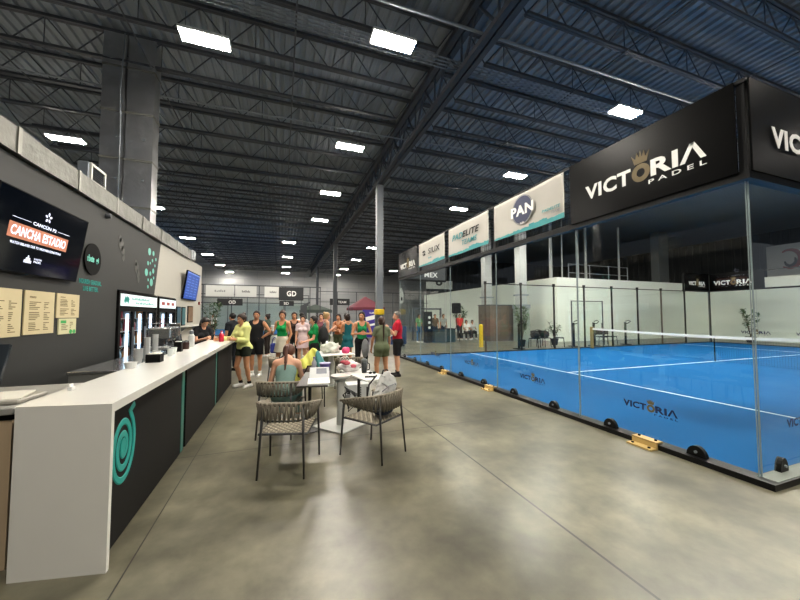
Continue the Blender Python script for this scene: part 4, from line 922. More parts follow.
# court name stickers on the glass
M_NAVYG = mat('navy_sticker', '#14204a', .4); M_GOLDG = mat('gold_sticker', '#6a5a30', .45)
for lab, y, in (('navy court name sticker low on the nearest front glass panel', 3.28), ('navy court name sticker low on the second front glass panel', 5.37), ('navy court name sticker low on the third front glass panel', 7.46), ('navy court name sticker low on the fourth front glass panel', 9.5)):
    s_ = thing('glass_sticker', lab, 'sticker', (4.44, y-.33, .4)); court_logo(s_, (4.4435, y, .42), RX, UP, .66, .085, M_NAVYG, M_GOLDG, .0008)
s_ = thing('glass_sticker', 'navy court name sticker on the near side glass at the photo edge', 'sticker', (5.3, 1.86, .4)); court_logo(s_, (4.96, 1.9135, .48), (1, 0, 0), UP, .66, .085, M_NAVYG, M_GOLDG, .0008)
for i, y in enumerate((11.0, 8.9)):
    s_ = thing('glass_sticker', 'dark court name sticker on the far end glass, %s' % ('left one', 'right one')[i], 'sticker', (24.29, y, .5)); court_logo(s_, (24.293, y, .62), RX, UP, 1.2, .16, M_NAVYG, M_GOLDG, .0008)
# net
r = thing('court_net', 'dark net with a white top band across the middle of the blue court', 'net', (14.3, 7.2, .03))
for y in (2.35, 12.05): p = tag(MB().bbox(14.24, 14.36, y-.06, y+.06, .03, 1.08, .012).build('post', mat('net_post_tan', '#8c7b4e', .5), r), None, None); MB().box(14.22, 14.38, y-.08, y+.08, .03, .045).build('post_foot', M_FR, p)
def nz_(y): return .90+.10*abs((y-7.2)/4.8)**1.6
a = MB(); n = 40
for i in range(n):
    y0, y1 = 2.4+9.6*i/n, 2.4+9.6*(i+1)/n; a.add([(14.285, y0, nz_(y0)-.065), (14.315, y0, nz_(y0)-.065), (14.315, y0, nz_(y0)+.02), (14.285, y0, nz_(y0)+.02), (14.285, y1, nz_(y1)-.065), (14.315, y1, nz_(y1)-.065), (14.315, y1, nz_(y1)+.02), (14.285, y1, nz_(y1)+.02)], [(0, 1, 2, 3), (7, 6, 5, 4), (0, 4, 5, 1), (1, 5, 6, 2), (2, 6, 7, 3), (3, 7, 4, 0)])
a.build('top_band', mat('net_band_white', '#e3e5e3', .8), r)
a = MB(); y = 2.42
while y < 12: a.box(14.299, 14.301, y-.0015, y+.0015, .04, nz_(y)-.05); y += .06
z = .06
while z < .86: a.box(14.299, 14.301, 2.4, 12, z-.0015, z+.0015); z += .06
a.build('netting', M_BLK, r); MB().box(14.285, 14.315, 7.19, 7.21, .034, .88).build('centre_strap', M_BLK, r)
r = thing('court_gate', 'glass gate with a thin dark frame standing in the far side of the court', 'gate', (14.2, 12.25, .03)); a = MB(); a.box(13.2, 13.24, 12.2, 12.24, .06, 2.35); a.box(15.24, 15.28, 12.2, 12.24, .06, 2.35); a.box(13.24, 15.24, 12.2, 12.24, 2.31, 2.35); a.box(13.24, 15.24, 12.2, 12.24, .06, .09); a.build('gate_frame', M_COLD, r); MB().box(13.24, 15.24, 12.216, 12.226, .09, 2.31).build('pane', M_GL, r); MB().cyl((15.15, 12.19, 1.0), (15.15, 12.19, 1.25), .015).build('handle', M_BLK, r)

# ================================================================== SEATING GROUP
M_ROPE = mat('grey_rope', '#857d6e', .9, var=.2, scale=60); M_ROPEL = mat('pale_rope', '#a39b88', .9, var=.2, scale=60); M_LEG = mat('charcoal_leg', '#2a2a2a', .45)
def make_chair():
    r = thing('rope_armchair', '', 'chair', (0, 0, 0), 0, 'woven rope armchairs around the tables')
    # outline of the wrap-around rail: front-left arm, round the back, front-right arm
    P = []; n = 36
    for i in range(n+1):
        t = i/n; an = PI*(1.0+t); x = .285*math.copysign(abs(math.cos(an))**.55, math.cos(an)); y = -.27*abs(math.sin(an))**.75
        P.append((x, y))
    path = [(-.285, .26), (-.287, .17), (-.288, .08)]+P+[(.288, .08), (.287, .17), (.285, .26)]
    def top(x, y): u = (y+.27)/.53; return .745-.105*u**1.2
    def bot(x, y): u = (y+.27)/.53; return .565+.055*u
    a = MB(); a.tube([(x*1.04, y*1.06, top(x, y)) for x, y in path], .017, 8); a.build('top_rail', M_ROPE, r, False, True)
    a = MB(); a.tube([(x*.98, y*.98, bot(x, y)) for x, y in path], .011, 8); a.build('lower_rail', M_LEG, r, False, True)
    a = MB(); acc = 0; prev = path[0]; D = [0]
    for p in path[1:]: acc += math.dist(p, prev); D.append(acc); prev = p
    m = 64
    for k in range(m):
        s_ = acc*(k+.5)/m; i = max(j for j in range(len(D)) if D[j] <= s_); i = min(i, len(path)-2); f = (s_-D[i])/(D[i+1]-D[i]); x = path[i][0]+(path[i+1][0]-path[i][0])*f; y = path[i][1]+(path[i+1][1]-path[i][1])*f
        d = np.array([path[i+1][0]-path[i][0], path[i+1][1]-path[i][1], 0]); d /= np.linalg.norm(d); nn = np.array([d[1], -d[0], 0]); t0, b0 = np.array([x*1.04, y*1.06, top(x, y)]), np.array([x*.98, y*.98, bot(x, y)])
        if (t0-b0)[2] < .03: continue
        sk = d*.008*(1 if k % 2 else -1)
        for sg in (-1, 1):
            q = [t0+nn*.018*sg+np.array([0, 0, .012])+sk, (t0+b0)/2+nn*.013*sg, b0+nn*.014*sg-np.array([0, 0, .010])-sk]
            a.tube(q, .0115, 5, flat=.4)
    a.build('rope_back', M_ROPE, r, False, True)
    for (x, y, z1, fx, fy) in ((-.27, .24, .64, -.285, .285), (.27, .24, .64, .285, .285), (-.2, -.235, .73, -.232, -.30), (.2, -.235, .73, .232, -.30)):
        MB().tube([(fx, fy, 0), (x, y, z1)], [.010, .014], 10).build('leg', M_LEG, r, False, True)
    a = MB(); sx, y0, y1 = .245, -.225, .245
    a.tube([(-sx, y0, .425), (sx, y0, .425), (sx+.01, y1, .43), (-sx-.01, y1, .43)], .013, 8, True); a.build('seat_frame', M_LEG, r, False, True)
    a = MB(); b = MB(); n = 13
    for k in range(n):
        x = -sx+.02+(2*sx-.04)*k/(n-1); a.tube([(x, y0+(y1-y0)*j/26, .436+.006*math.sin(PI*(j/2+k))) for j in range(27)], .0165, 5, flat=.35)
        y = y0+.02+(y1-y0-.04)*k/(n-1); b.tube([(-sx+2*sx*j/26, y, .436-.006*math.sin(PI*(j/2+k))) for j in range(27)], .0165, 5, flat=.35)
    s_ = a.build('seat', M_ROPEL, r, False, True); b.build('seat_weft', M_ROPE, s_, False, True); return r
ch = make_chair(); ch.location = (.10, 3.88, 0); ch.rotation_euler.z = math.radians(-16); ch['label'] = 'empty grey rope armchair nearest the camera, its back turned'
for loc, rz, lab in (((1.08, 3.92, 0), 35.7, 'grey rope armchair right of the white pedestal holding the navy and white backpack'), ((.02, 5.02, 0), -18, 'grey rope armchair that the red-haired woman sits on'),
                     ((.08, 7.5, 0), -75, 'grey rope armchair with a black bag, left behind the seated woman'), ((.52, 6.45, 0), 172, 'grey rope armchair covered by the yellow and teal jacket'), ((1.42, 7.22, 0), -5, 'grey rope armchair seen from behind, past the plastic bags on the white-topped table')):
    dup(ch, loc, math.radians(rz), lab)
M_TT = mat('white_table_top', '#e2e1dd', .35, var=.02); M_WMET = mat('white_metal', '#c9c9c5', .35, var=.03)
def ptable(lab, x, y, w, rz=0., rb=None):
    t = thing('pedestal_table', lab, 'table', (x, y, 0), rz); h = w/2
    MB().bbox(-h, h, -h, h, .715, .745, .01).build('tabletop', M_TT, t, False); MB().lathe([(.062, .02), (.062, .69), (.10, .715)], n=20).build('column', M_WMET, t, False)
    a = MB(); c, s_ = math.cos(rb or 0), math.sin(rb or 0); a.obox((0, 0, .010), (.29*c, .29*s_, 0), (-.29*s_, .29*c, 0), (0, 0, .010)); a.build('base_plate', M_WMET, t, False)
t = thing('pedestal_stand', 'slim white pedestal with a round dish top and square base plate between the armchairs', 'table', (.86, 5.02, 0), math.radians(38))
MB().bbox(-.29, .29, -.29, .29, 0, .022, .006).build('base_plate', M_WMET, t, False); MB().lathe([(.058, .02), (.055, .5), (.062, .64), (.085, .69)], n=22).build('column', M_WMET, t, False, True)
MB().lathe([(.08, .685), (.125, .70), (.147, .735), (.150, .748), (.144, .75), (.132, .735), (.08, .725)], n=30).build('dish_top', M_CUP, t, False, True); tag(MB().lathe([(.131, .734), (.12, .742), (.03, .745)], n=26).build('dish_filling', mat('pale_pink', '#e3bcb4', .6, var=.12, scale=20), t, False), 'pale pink filling', None)
def legtable(lab, x, y, w, d, rz, mt, px, py):
    t = thing('side_table', lab, 'table', (x, y, 0), math.radians(rz)); MB().bbox(-w/2, w/2, -d/2, d/2, .722, .745, .006).build('tabletop', mt, t, False); MB().cyl((px, py, .012), (px, py, .722), .024, n=14).build('column', M_LEG, t, False); MB().lathe([(.16, 0), (.16, .012), (.03, .02)], (px, py, 0), 24).build('base_plate', M_LEG, t, False)
legtable('narrow dark-edged table with the open booklet, left of the white pedestal', .48, 4.93, .40, 1.06, -10, mat('dark_table_top', '#3a3733', .45), -.08, .05)
legtable('narrow white-topped table with the phone and plastic bag, right of the white pedestal', 1.215, 5.03, .40, 1.0, 12, M_TT, .02, .22)
ptable('white pedestal table farther back with a white plastic bag on it', 1.15, 8.05, .9, math.radians(6))
M_BAGW = mat('white_plastic_bag', '#dedad6', .45, var=.12, scale=9); M_BAGR = mat('pink_red_print', '#c85a66', .5, var=.3, scale=11); M_BAGK = mat('black_fabric', '#17181b', .8)
# things on the table
r = thing('open_booklet', 'open white booklet with grey and dark upper page on the dark narrow table', 'booklet', (.53, 4.8, .745)); u = np.array([.99, -.10, 0])
MB().obox((.50, 4.66, .751), u*.145, (.02, .19, 0), (0, 0, .005)).build('lower_page', mat('white_page', '#e6e5e0', .6, var=.03), r); MB().obox((.545, 5.02, .80), u*.14, (.018, .165, .05), (0, -.0015, .005)).build('upper_page', mat('grey_page', '#b4b6b6', .6, var=.08, scale=12), r)
a = MB(); a.obox((.58, 5.06, .816), u*.075, (.009, .085, .026), (0, -.001, .003)); a.build('dark_picture', mat('dark_print', '#4a4f5c', .5, var=.3, scale=20), r)
a = MB()
for k in range(7): a.obox((.49+.003*k, 4.54+.04*k, .7565), u*(.10+.012*(k % 3)), (0, .004, 0), (0, 0, .0006))
a.build('text_lines', M_GREY, r)
r = thing('snack_tub', 'purple tub on the dark table between the booklet and the plastic bags', 'tub', (.66, 5.30, .745)); MB().lathe([(.065, 0), (.08, .13), (.084, .13), (.084, .145)], (.66, 5.30, .745), 20).build('body', mat('purple_tub', '#4c3f86', .4), r); MB().lathe([(.086, .145), (.086, .158), (.02, .165)], (.66, 5.30, .745), 20).build('lid', mat('lilac_lid', '#9a93bd', .4), r)
r = thing('water_bottle', 'clear bottle on the dark table behind the booklet', 'bottle', (.50, 5.36, .745)); MB().lathe([(.035, 0), (.038, .02), (.036, .1), (.038, .16), (.015, .205), (.015, .23)], (.50, 5.36, .745), 16).build('body', mat('clear_bottle2', '#b3b4bf', .15), r, smooth=True); MB().lathe([(.018, .225), (.018, .25)], (.50, 5.36, .745), 12).build('cap', mat('lilac_cap', '#8d80b0', .4), r)
def bag(nm, lab, cat, c, rr, m_, jit=.45, extra=None):
    r = thing(nm, lab, cat, (c[0], c[1], c[2]-rr[2]*.8)); b = MB(); b.ball(c, rr, 34, 24, jit=jit, fq=14); V = np.array(b.V); V[:, 2] = np.maximum(V[:, 2], c[2]-rr[2]*.8); b.V = [tuple(v) for v in V]; b.build('bag_body', m_, r, smooth=True)
    return r
r = bag('plastic_bag', 'crumpled white and pink plastic bag lying on the white-topped table', 'bag', (1.06, 5.34, .82), (.15, .11, .085), M_BAGW)
for (x, y, z, s_, mm) in ((1.0, 5.25, .89, .055, M_BAGR), (1.10, 5.24, .84, .05, M_BAGR), (.95, 5.3, .90, .045, M_BAGR)): MB().ball((x, y, z), (s_, s_*.5, s_*.6), 16, 10, jit=.5, fq=20).build('pink_fold', mm, r, smooth=True)
for q in (0, 1): MB().tube([(.95+.05*q, 5.4, .86), (.91+.05*q, 5.38, .95), (.98+.05*q, 5.39, .98), (1.03+.05*q, 5.4, .89)], .01, 6, flat=.4).build('handle', M_BAGW, r, smooth=True)
r = thing('drink_tumbler', 'black and grey tall tumbler on the white-topped table right of the plastic bag', 'bottle', (1.24, 5.1, .745)); MB().lathe([(.038, 0), (.045, .05), (.047, .17)], (1.24, 5.1, .745), 18).build('body', mat('dark_tumbler', '#2d3132', .3), r, smooth=True); MB().lathe([(.049, .17), (.05, .2), (.03, .22), (.018, .225)], (1.24, 5.1, .745), 18).build('lid', mat('grey_lid', '#6f7675', .4), r); MB().tube([(1.29, 5.1, .78), (1.325, 5.1, .80), (1.325, 5.1, .88), (1.29, 5.1, .9)], .008, 6).build('handle', M_BLK, r, smooth=True)
r = thing('mobile_phone', 'black phone lying on the white-topped table', 'phone', (1.24, 4.72, .745)); MB().obox((1.24, 4.72, .75), (.075, -.02, 0), (.012, .04, 0), (0, 0, .004)).build('case', M_BLK, r); MB().obox((1.24, 4.72, .7545), (.07, -.0185, 0), (.011, .036, 0), (0, 0, .0006)).build('screen', M_GLOSS, r)
r = thing('sunglasses', 'black glasses beside the tumbler on the table', 'glasses', (1.33, 4.95, .745)); a = MB(); a.ball((1.30, 4.95, .765), (.028, .008, .02), 12, 8); a.ball((1.36, 4.94, .765), (.028, .008, .02), 12, 8); a.build('lens', M_GLOSS, r); a = MB(); a.tube([(1.275, 4.955, .772), (1.27, 5.06, .76)], .004, 6); a.tube([(1.39, 4.94, .772), (1.395, 5.04, .76)], .004, 6); a.tube([(1.29, 4.953, .774), (1.37, 4.94, .774)], .004, 6); a.build('frame', M_BLK, r)
r = thing('cardboard_box', 'white box with black print on the floor beyond the white-topped table, seen below its top', 'box', (1.45, 6.55, 0)); MB().bbox(1.22, 1.68, 6.4, 6.75, 0, .30, .01).build('carton', M_CUP, r); a = MB(); a.box(1.24, 1.28, 6.396, 6.3995, .04, .2); a.box(1.6, 1.63, 6.396, 6.3995, .03, .24); text(a, '~~~~~~', (1.50, 6.397, .05), (0, 0, 1), (-1, 0, 0), .2, .07, .03); a.V = [(v[0], min(v[1], 6.3995), v[2]) for v in a.V]; a.build('black_print', M_BTXT, r)
bag('plastic_bag', 'white plastic bag with green print on the farther table', 'bag', (1.12, 8.0, .86), (.2, .14, .14), mat('white_green_bag', '#dfe2d6', .5, var=.25, scale=7), .5)
bag('plastic_bag', 'small bright pink bag on the farther table', 'bag', (1.46, 7.85, .80), (.09, .08, .09), mat('pink_bag', '#e0467a', .5), .3)
# jacket over the chair
r = thing('draped_jacket', 'yellow and teal jacket draped over the armchair behind the table', 'jacket', (.5, 6.35, .45)); g = SD(); h_ = .014
g.cone((.40, 6.50, .60), (.60, 6.56, .96), .20, .055, .06); g.cone((.58, 6.62, .62), (.62, 6.58, .95), .18, .05, .05); g.cone((.30, 6.42, .50), (.42, 6.5, .78), .10, .05, .04); V, F = sd_mesh(g, h_)
V[:, 1] += .018*np.sin(V[:, 0]*46+V[:, 2]*14); V[:, 2] += .012*np.sin(V[:, 0]*31-V[:, 2]*9); np_mesh('yellow_cloth', V-np.array(r.location), F, [mat('neon_yellow_cloth', '#dcd968', .8, var=.08, scale=16)], r)
g = SD(); g.cone((.76, 6.46, .55), (.66, 6.54, .92), .12, .05, .05); g.cone((.84, 6.42, .50), (.72, 6.5, .78), .06, .05, .04); V, F = sd_mesh(g, h_); V[:, 1] += .012*np.sin(V[:, 0]*50+V[:, 2]*12); np_mesh('teal_cloth', V-np.array(r.location), F, [mat('dusty_teal_cloth', '#4e8f92', .85, var=.1, scale=16)], r)
r = bag('holdall', 'dark brown holdall on the armchair seat below the yellow jacket', 'bag', (.55, 6.35, .57), (.24, .15, .13), mat('dark_brown_bag', '#3a2620', .75), .12); MB().tube([(.42, 6.2, .62), (.46, 6.14, .74), (.62, 6.14, .74), (.66, 6.2, .62)], .012, 6).build('handle', M_BAGK, r, smooth=True)
r = bag('shoulder_bag', 'black bag on the armchair behind the seated woman', 'bag', (.12, 7.5, .60), (.2, .2, .19), M_BAGK, .12); MB().tube([(-.04, 7.44, .66), (.01, 7.39, .86), (.21, 7.39, .86), (.26, 7.46, .66)], .014, 6, flat=.5).build('strap', M_BAGK, r, smooth=True)
# backpack on the right chair
r = thing('backpack', 'navy and white backpack leaning in the right armchair', 'backpack', (1.16, 3.86, .455)); B0 = np.array(r.location); Zr = rot('Z', math.radians(35)); Q = lambda x, y, z: Zr@np.array([x, y, z])
g = SD(); g.ell(Q(.03, .01, .125), (.155, .12, .12), Zr.T, .05); g.ell(Q(.02, 0, .06), (.14, .11, .06), Zr.T, .04); g.cut.append(((0, 0, .0), (0, 0, -1.))); V, F = sd_mesh(g, .01); np_mesh('lower_body', V, F, [mat('navy_fabric', '#1b2742', .8, var=.1, scale=20)], r)
g = SD(); g.cone(Q(.03, -.01, .2), Q(.07, -.02, .46), .125, .055, .05); g.ell(Q(.10, -.03, .34), (.10, .09, .12), Zr.T, .05); g.cone(Q(-.06, .0, .22), Q(.02, .0, .42), .07, .05, .04); g.cut.append(((0, 0, .19), (0, 0, -1.))); V, F = sd_mesh(g, .009); V += np.array([[.022*mnoise.noise(Vector(v*19)) for v in V]]).T; np_mesh('upper_body', V, F, [mat('pale_crinkle_fabric', '#c9c8c4', .7, var=.2, scale=26)], r)
for sx in (-.09,): MB().tube([Q(sx, .10, .06)+B0, Q(sx-.03, .135, .2)+B0, Q(sx-.01, .12, .36)+B0, Q(sx+.05, .05, .47)+B0], .017, 8, flat=.5).build('strap', M_BAGK, r, smooth=True)
MB().tube([Q(.0, .0, .48)+B0, Q(.02, .0, .525)+B0, Q(.08, -.02, .525)+B0, Q(.1, -.02, .48)+B0], .009, 6).build('grab_loop', M_BAGK, r, smooth=True); MB().tube([Q(-.1, -.08, .30)+B0, Q(-.03, -.125, .36)+B0, Q(.1, -.13, .37)+B0, Q(.16, -.09, .31)+B0], .006, 6).build('zip', M_GREY, r, smooth=True)
r = thing('strap_bundle', 'tangle of black straps hanging over the left arm of the right armchair', 'straps', (.83, 4.1, .62)); a = MB()
for k in range(4): a.tube([(.86+.02*k, 3.98+.04*k, .66), (.80-.02*k, 4.06, .73+.015*k), (.74+.03*k, 4.15, .66), (.80, 4.16-.02*k, .55-.03*k), (.87+.02*k, 4.05, .60)], .010, 6, flat=.5)
a.build('webbing', M_BAGK, r, smooth=True); MB().bbox(.77, .83, 4.13, 4.16, .6, .66, .006).build('buckle', M_GREY, r)

# ================================================================== PEOPLE
D = lambda *a: a
hang = lambda o=.12: [((-o, .03, -1), (-o*.3, .25, -1)), ((o, .03, -1), (o*.3, .25, -1))]
PEOPLE = {}
def P_(key, *a, **k): PEOPLE[key] = person(*a, **k); return PEOPLE[key]
P_('neon', 'woman in a neon yellow hoodie and dark shorts leaning on the counter end', (-.80, 8.40, 0), 132, 1.68, 'f', 'tan', ('bun', '#2b1d15'), ('hoodie', '#d6d98c'), ('shorts', '#23291f', .42), '#dcdcd8', '#1c1a1a', lean=5,
   arms=[((-.05, .3, -1), (.25, 1, .25)), ((.2, .5, -.9), (.35, 1, .12))], legs=[((-.06, -.02, -1), (0, -.22, -1)), ((.06, .22, -1), (-.1, -.25, -1))], head=(5, -4))
P_('blackman', 'man in a black sleeveless shirt with a hand on his hip, behind the neon hoodie', (-.62, 9.75, 0), 158, 1.76, 'm', 'tan', ('crop', '#1c1512'), ('vest', '#1a1b1e'), ('shorts', '#16171a', .8), '#dfded9', '#e6e4df', bulk=1.06,
   arms=[((-.55, -.25, -.9), (.75, .35, -.55)), ((.2, .25, -1), (-.2, .9, -.3))], head=(15, -4))
P_('barista', 'dark-haired woman in black behind the counter end looking at a phone', (-1.82, 9.15, 0), -140, 1.62, 'f', 'light', ('long', '#1b120e'), ('tee', '#1d1e21'), ('pants', '#1c1d20'), '#1c1a1a', None, lean=14,
   arms=[((-.1, .55, -.85), (.35, .8, .45), 45), ((.1, .55, -.85), (-.35, .8, .45), 45)], head=(0, -22))
P_('blacktee', 'dark-haired person in a black T-shirt behind the neon hoodie, turned left', (-1.35, 10.9, 0), 55, 1.70, 'm', 'tan', ('crop', '#15100e'), ('tee', '#1f2226'), ('pants', '#22252b'), '#1c1a1a', None, arms=hang())
P_('olive_top', 'woman in a dark olive top and dark trousers far behind the counter end', (-.50, 14.2, 0), 70, 1.68, 'f', 'light', ('bun', '#241a14'), ('tee', '#3c4a40'), ('pants', '#2b2422'), '#dcdcd8', None, h=.009, arms=[((-.1, .2, -1), (.1, .9, -.2)), ((.1, .2, -1), (-.1, .9, -.2))])
P_('green_cup', 'woman in a bright green tank top and pale skirt holding a white cup', (.04, 9.55, 0), 152, 1.76, 'f', 'tan', ('bun', '#3a281c'), ('tank', '#0f8a45'), ('skirt', '#c9c3b2'), '#dcdcd8', None, head=(20, -6),
   arms=[((-.2, -.1, -1), (.2, .35, -1)), ((.3, .25, -1), (-.35, .85, .5), 50)])
P_('brown_behind', 'woman with dark hair half hidden behind the green tank top', (.42, 11.6, 0), 175, 1.74, 'f', 'tan', ('long', '#2a1c15'), ('tank', '#32231e'), ('pants', '#1d1d20'), '#dcdcd8', None, h=.009)
P_('white_shirt', 'person in a white T-shirt standing behind the floral top, back turned', (.76, 13.4, 0), 20, 1.74, 'm', 'tan', ('crop', '#14100e'), ('tee', '#dfdfdc'), ('shorts', '#2a2c30'), '#dcdcd8', None, h=.009, arms=hang(.2))
P_('floral', 'woman in a pale pink and white floral dress facing the camera', (.66, 11.0, 0), 172, 1.62, 'f', 'light', ('long', '#2b1d17'), ('tee', '#d9c3c4'), ('skirt', '#cdb4b8'), '#dcdcd8', None, h=.009)
P_('green_seat', 'person in a green T-shirt with dark hair turned left in front of the group', (.80, 8.75, 0), 100, 1.62, 'f', 'light', ('bun', '#17110f'), ('tee', '#0f7f40'), ('pants', '#18191c'), '#1c1a1a', None, arms=[((-.15, .3, -1), (.1, .9, -.3)), ((.15, -.1, -1), (0, .4, -1))])
P_('dusky', 'woman with dark hair in a dusky pink top at the back of the group', (1.42, 12.6, 0), 160, 1.70, 'f', 'light', ('long', '#2a1a17'), ('tee', '#8a5560'), ('pants', '#24262b'), '#dcdcd8', None, h=.009)
P_('blonde', 'fair-haired woman in a patterned grey top facing right in the group', (1.40, 10.95, 0), -80, 1.72, 'f', 'light', ('bun', '#a98a5c'), ('tank', '#7d8a8c'), ('pants', '#4b5340'), '#dcdcd8', None, h=.009, arms=[((-.1, .1, -1), (.3, .8, .3)), ((.1, .0, -1), (-.3, .8, .5))])
P_('rust', 'woman in a rust orange top and olive trousers with folded arms in the group', (1.92, 11.75, 0), 150, 1.68, 'f', 'tan', ('long', '#241712'), ('tank', '#9a5a32'), ('pants', '#4a5138'), '#dcdcd8', None, h=.009, arms=[((-.1, .35, -1), (1, .55, .05)), ((.1, .35, -1), (-1, .6, .12))])
P_('teal_dress', 'woman in a teal tank dress with bare legs, her back turned', (2.02, 10.6, 0), 12, 1.66, 'f', 'tan', ('bun', '#2c1d15'), ('tank', '#1d5f66'), ('skirt', '#1d5f66'), '#dcdcd8', None, h=.009, arms=[((-.12, .25, -1), (.2, .8, .1)), ((.12, .05, -1), (.02, .2, -1))])
P_('dark_tank', 'woman in a dark tank top behind the teal dress', (2.28, 12.2, 0), 190, 1.70, 'f', 'tan', ('bun', '#1f1511'), ('tank', '#22363a'), ('pants', '#1d1e22'), '#dcdcd8', None, h=.009)
P_('green_tank', 'woman in a green tank top and black trousers with joined hands, facing the camera', (2.10, 8.95, 0), 176, 1.73, 'f', 'tan', ('long', '#17100e'), ('tank', '#1a7f4b'), ('pants', '#17181b'), '#1c1a1a', None, head=(-20, 4),
   arms=[((-.35, .1, -1), (.85, .75, .1)), ((.35, .1, -1), (-.85, .75, .1))])
P_('olive', 'woman in an olive romper with a long brown ponytail, her back turned', (2.33, 7.80, 0), 6, 1.60, 'f', 'tan', ('pony', '#38241a'), ('tee', '#6a7158'), ('shorts', '#5d654a', .52), '#dcdcd8', '#1c1a1a', bulk=1.12, arms=[((-.28, .12, -1), (.05, .5, -1)), ((.25, .1, -1), (.1, .4, -1))], legs=[((-.12, .03, -1), (0, -.05, -1)), ((.10, .08, -1), (.02, -.1, -1))])
P_('red', 'grey-haired man in a red T-shirt and black shorts facing left', (2.98, 8.5, 0), 78, 1.74, 'm', 'light', ('crop', '#6a6761'), ('tee', '#b3172f'), ('shorts', '#17181b', .85), '#1c1a1a', '#1c1a1a', bulk=1.05, head=(12, 0), arms=[((-.05, .35, -1), (.45, .75, .75), 55), ((.05, .3, -1), (-.8, .75, .1))])
P_('redhead', 'red-haired woman with a ponytail in a grey-green tube top sitting at the dark narrow table', (.06, 4.98, 0), -10, 1.64, 'f', 'light', ('pony', '#56301f'), ('tube', '#7e9a92'), ('pants', '#6f8d88'), '#dcdcd8', None, lean=30, hip=.53,
   arms=[((-.25, .5, -.9), (.45, 1, .02)), ((.2, .75, -.65), (-.25, 1, .05))], legs=[((-.12, 1, -.02), (0, .1, -1)), ((.14, 1, -.02), (0, .1, -1))], head=(-8, -18), h=.0065)
for key, lab, loc, rz, sx, top, bot, hr in (('far_white', 'small far person in a white T-shirt on the second court', (-4.6, 27., .03), 150, 'm', ('tee', '#e0e2e2'), ('shorts', '#2a2c30'), ('crop', '#15100e')),
        ('far_red', 'person in a red shirt behind the court glass near the loudspeaker', (11.15, 19.3, 0), 170, 'm', ('tee', '#c2322f'), ('pants', '#22252b'), ('crop', '#15100e')),
        ('far_dj', 'person in a brown shirt behind the far dark table, seen through the glass', (9.15, 18.9, 0), 180, 'm', ('tee', '#5c4a36'), ('pants', '#22252b'), ('crop', '#15100e')),
        ('far_dj_pale', 'person in a pale grey shirt beside the brown shirt at the far table', (9.9, 19.2, 0), 170, 'f', ('tee', '#a3a59e'), ('pants', '#22252b'), ('bun', '#2c1d15')),
        ('far_green', 'person in a green shirt left of the far table, seen through the glass', (7.8, 18.3, 0), 190, 'f', ('tee', '#5f8f5d'), ('pants', '#27567c'), ('long', '#2c1d15'))):
    P_(key, lab, loc, rz, 1.7, sx, 'tan', hr, top, bot, '#dcdcd8', None, h=.013)
for i, (x, y) in enumerate(((11.6, 19.2), (12.3, 19.6))):
    P_('sit%d' % i, 'person in white sitting behind the court glass, %s of two' % ('left', 'right')[i], (x, y, 0), 165, 1.68, 'f', 'tan', ('long', '#241712'), ('tee', '#d6d8d6'), ('pants', '#2a2c32'), '#dcdcd8', None, h=.013, hip=.52, legs=[((-.12, 1, -.02), (0, .05, -1)), ((.14, 1, -.02), (0, .05, -1))], arms=[((-.1, .4, -1), (.1, 1, -.1)), ((.1, .4, -1), (-.1, 1, -.1))])
    b = thing('bench_stool', 'low dark stool under the %s person in white' % ('left', 'right')[i], 'stool', (x, y, 0)); MB().bbox(x-.2, x+.2, y-.2, y+.2, .38, .43, .02).build('seat', M_BLK, b)
    for u in (-.17, .17):
        for v in (-.17, .17): MB().cyl((x+u, y+v, 0), (x+u, y+v, .38), .015, n=8).build('leg', M_BLK, b)
# things held or lying by people
J = PEOPLE['green_cup'][1]; p = J['wrR']+J['fdR']*.10+J['pnR']*.045
r = thing('paper_cup', 'white cup held by the woman in the bright green tank top', 'cup', tuple(p-np.array([0, 0, .08]))); MB().lathe([(.028, -.08), (.04, .06)], p, 16).build('wall', M_CUP, r); MB().lathe([(.043, .06), (.043, .075), (.03, .08)], p, 16).build('lid', M_WTXT, r)
J = PEOPLE['barista'][1]; p = (J['wrL']+J['wrR'])/2+(J['fdL']+J['fdR'])*.06
r = thing('mobile_phone', 'black phone held by the dark-haired woman behind the counter', 'phone', tuple(p)); MB().obox(p, (.036, -.02, 0), (.01, .02, .07), (.003, .004, -.001)).build('case', M_BLK, r); MB().obox(p+np.array([-.003, -.004, .001])*1.2, (.033, -.018, 0), (.0095, .019, .066), (.0004, .0005, -.0001)).build('screen', M_GLOSS, r)
r = thing('tote_bag', 'blue bag hanging beside the man in the black sleeveless shirt', 'bag', (-.14, 9.68, .68)); MB().bbox(-.26, -.02, 9.6, 9.76, .62, .88, .03).build('body', mat('royal_blue_fabric', '#27348f', .7), r)
for y in (9.63, 9.73): MB().tube([(-.22, y, .87), (-.2, y, 1.0), (-.16, y-.0, 1.04), (-.1, y, 1.0), (-.07, y, .87)], .01, 6).build('handle', mat('royal_blue_fabric', '#27348f'), r, smooth=True)
r = thing('backpack', 'black backpack on the back of the person in the green T-shirt', 'backpack', (.93, 8.66, .95)); g = SD(); g.ell((.0, .0, .2), (.12, .16, .22), rot('Z', .2), .05); g.ell((.06, 0, .1), (.07, .12, .12), k=.05); V, F = sd_mesh(g, .012); np_mesh('body', V+np.array([.1, -.02, 0]), F, [M_BAGK], r); MB().tube([(1.0, 8.63, 1.36), (1.03, 8.63, 1.42), (1.06, 8.63, 1.36)], .01, 6).build('grab_loop', M_BAGK, r, smooth=True)
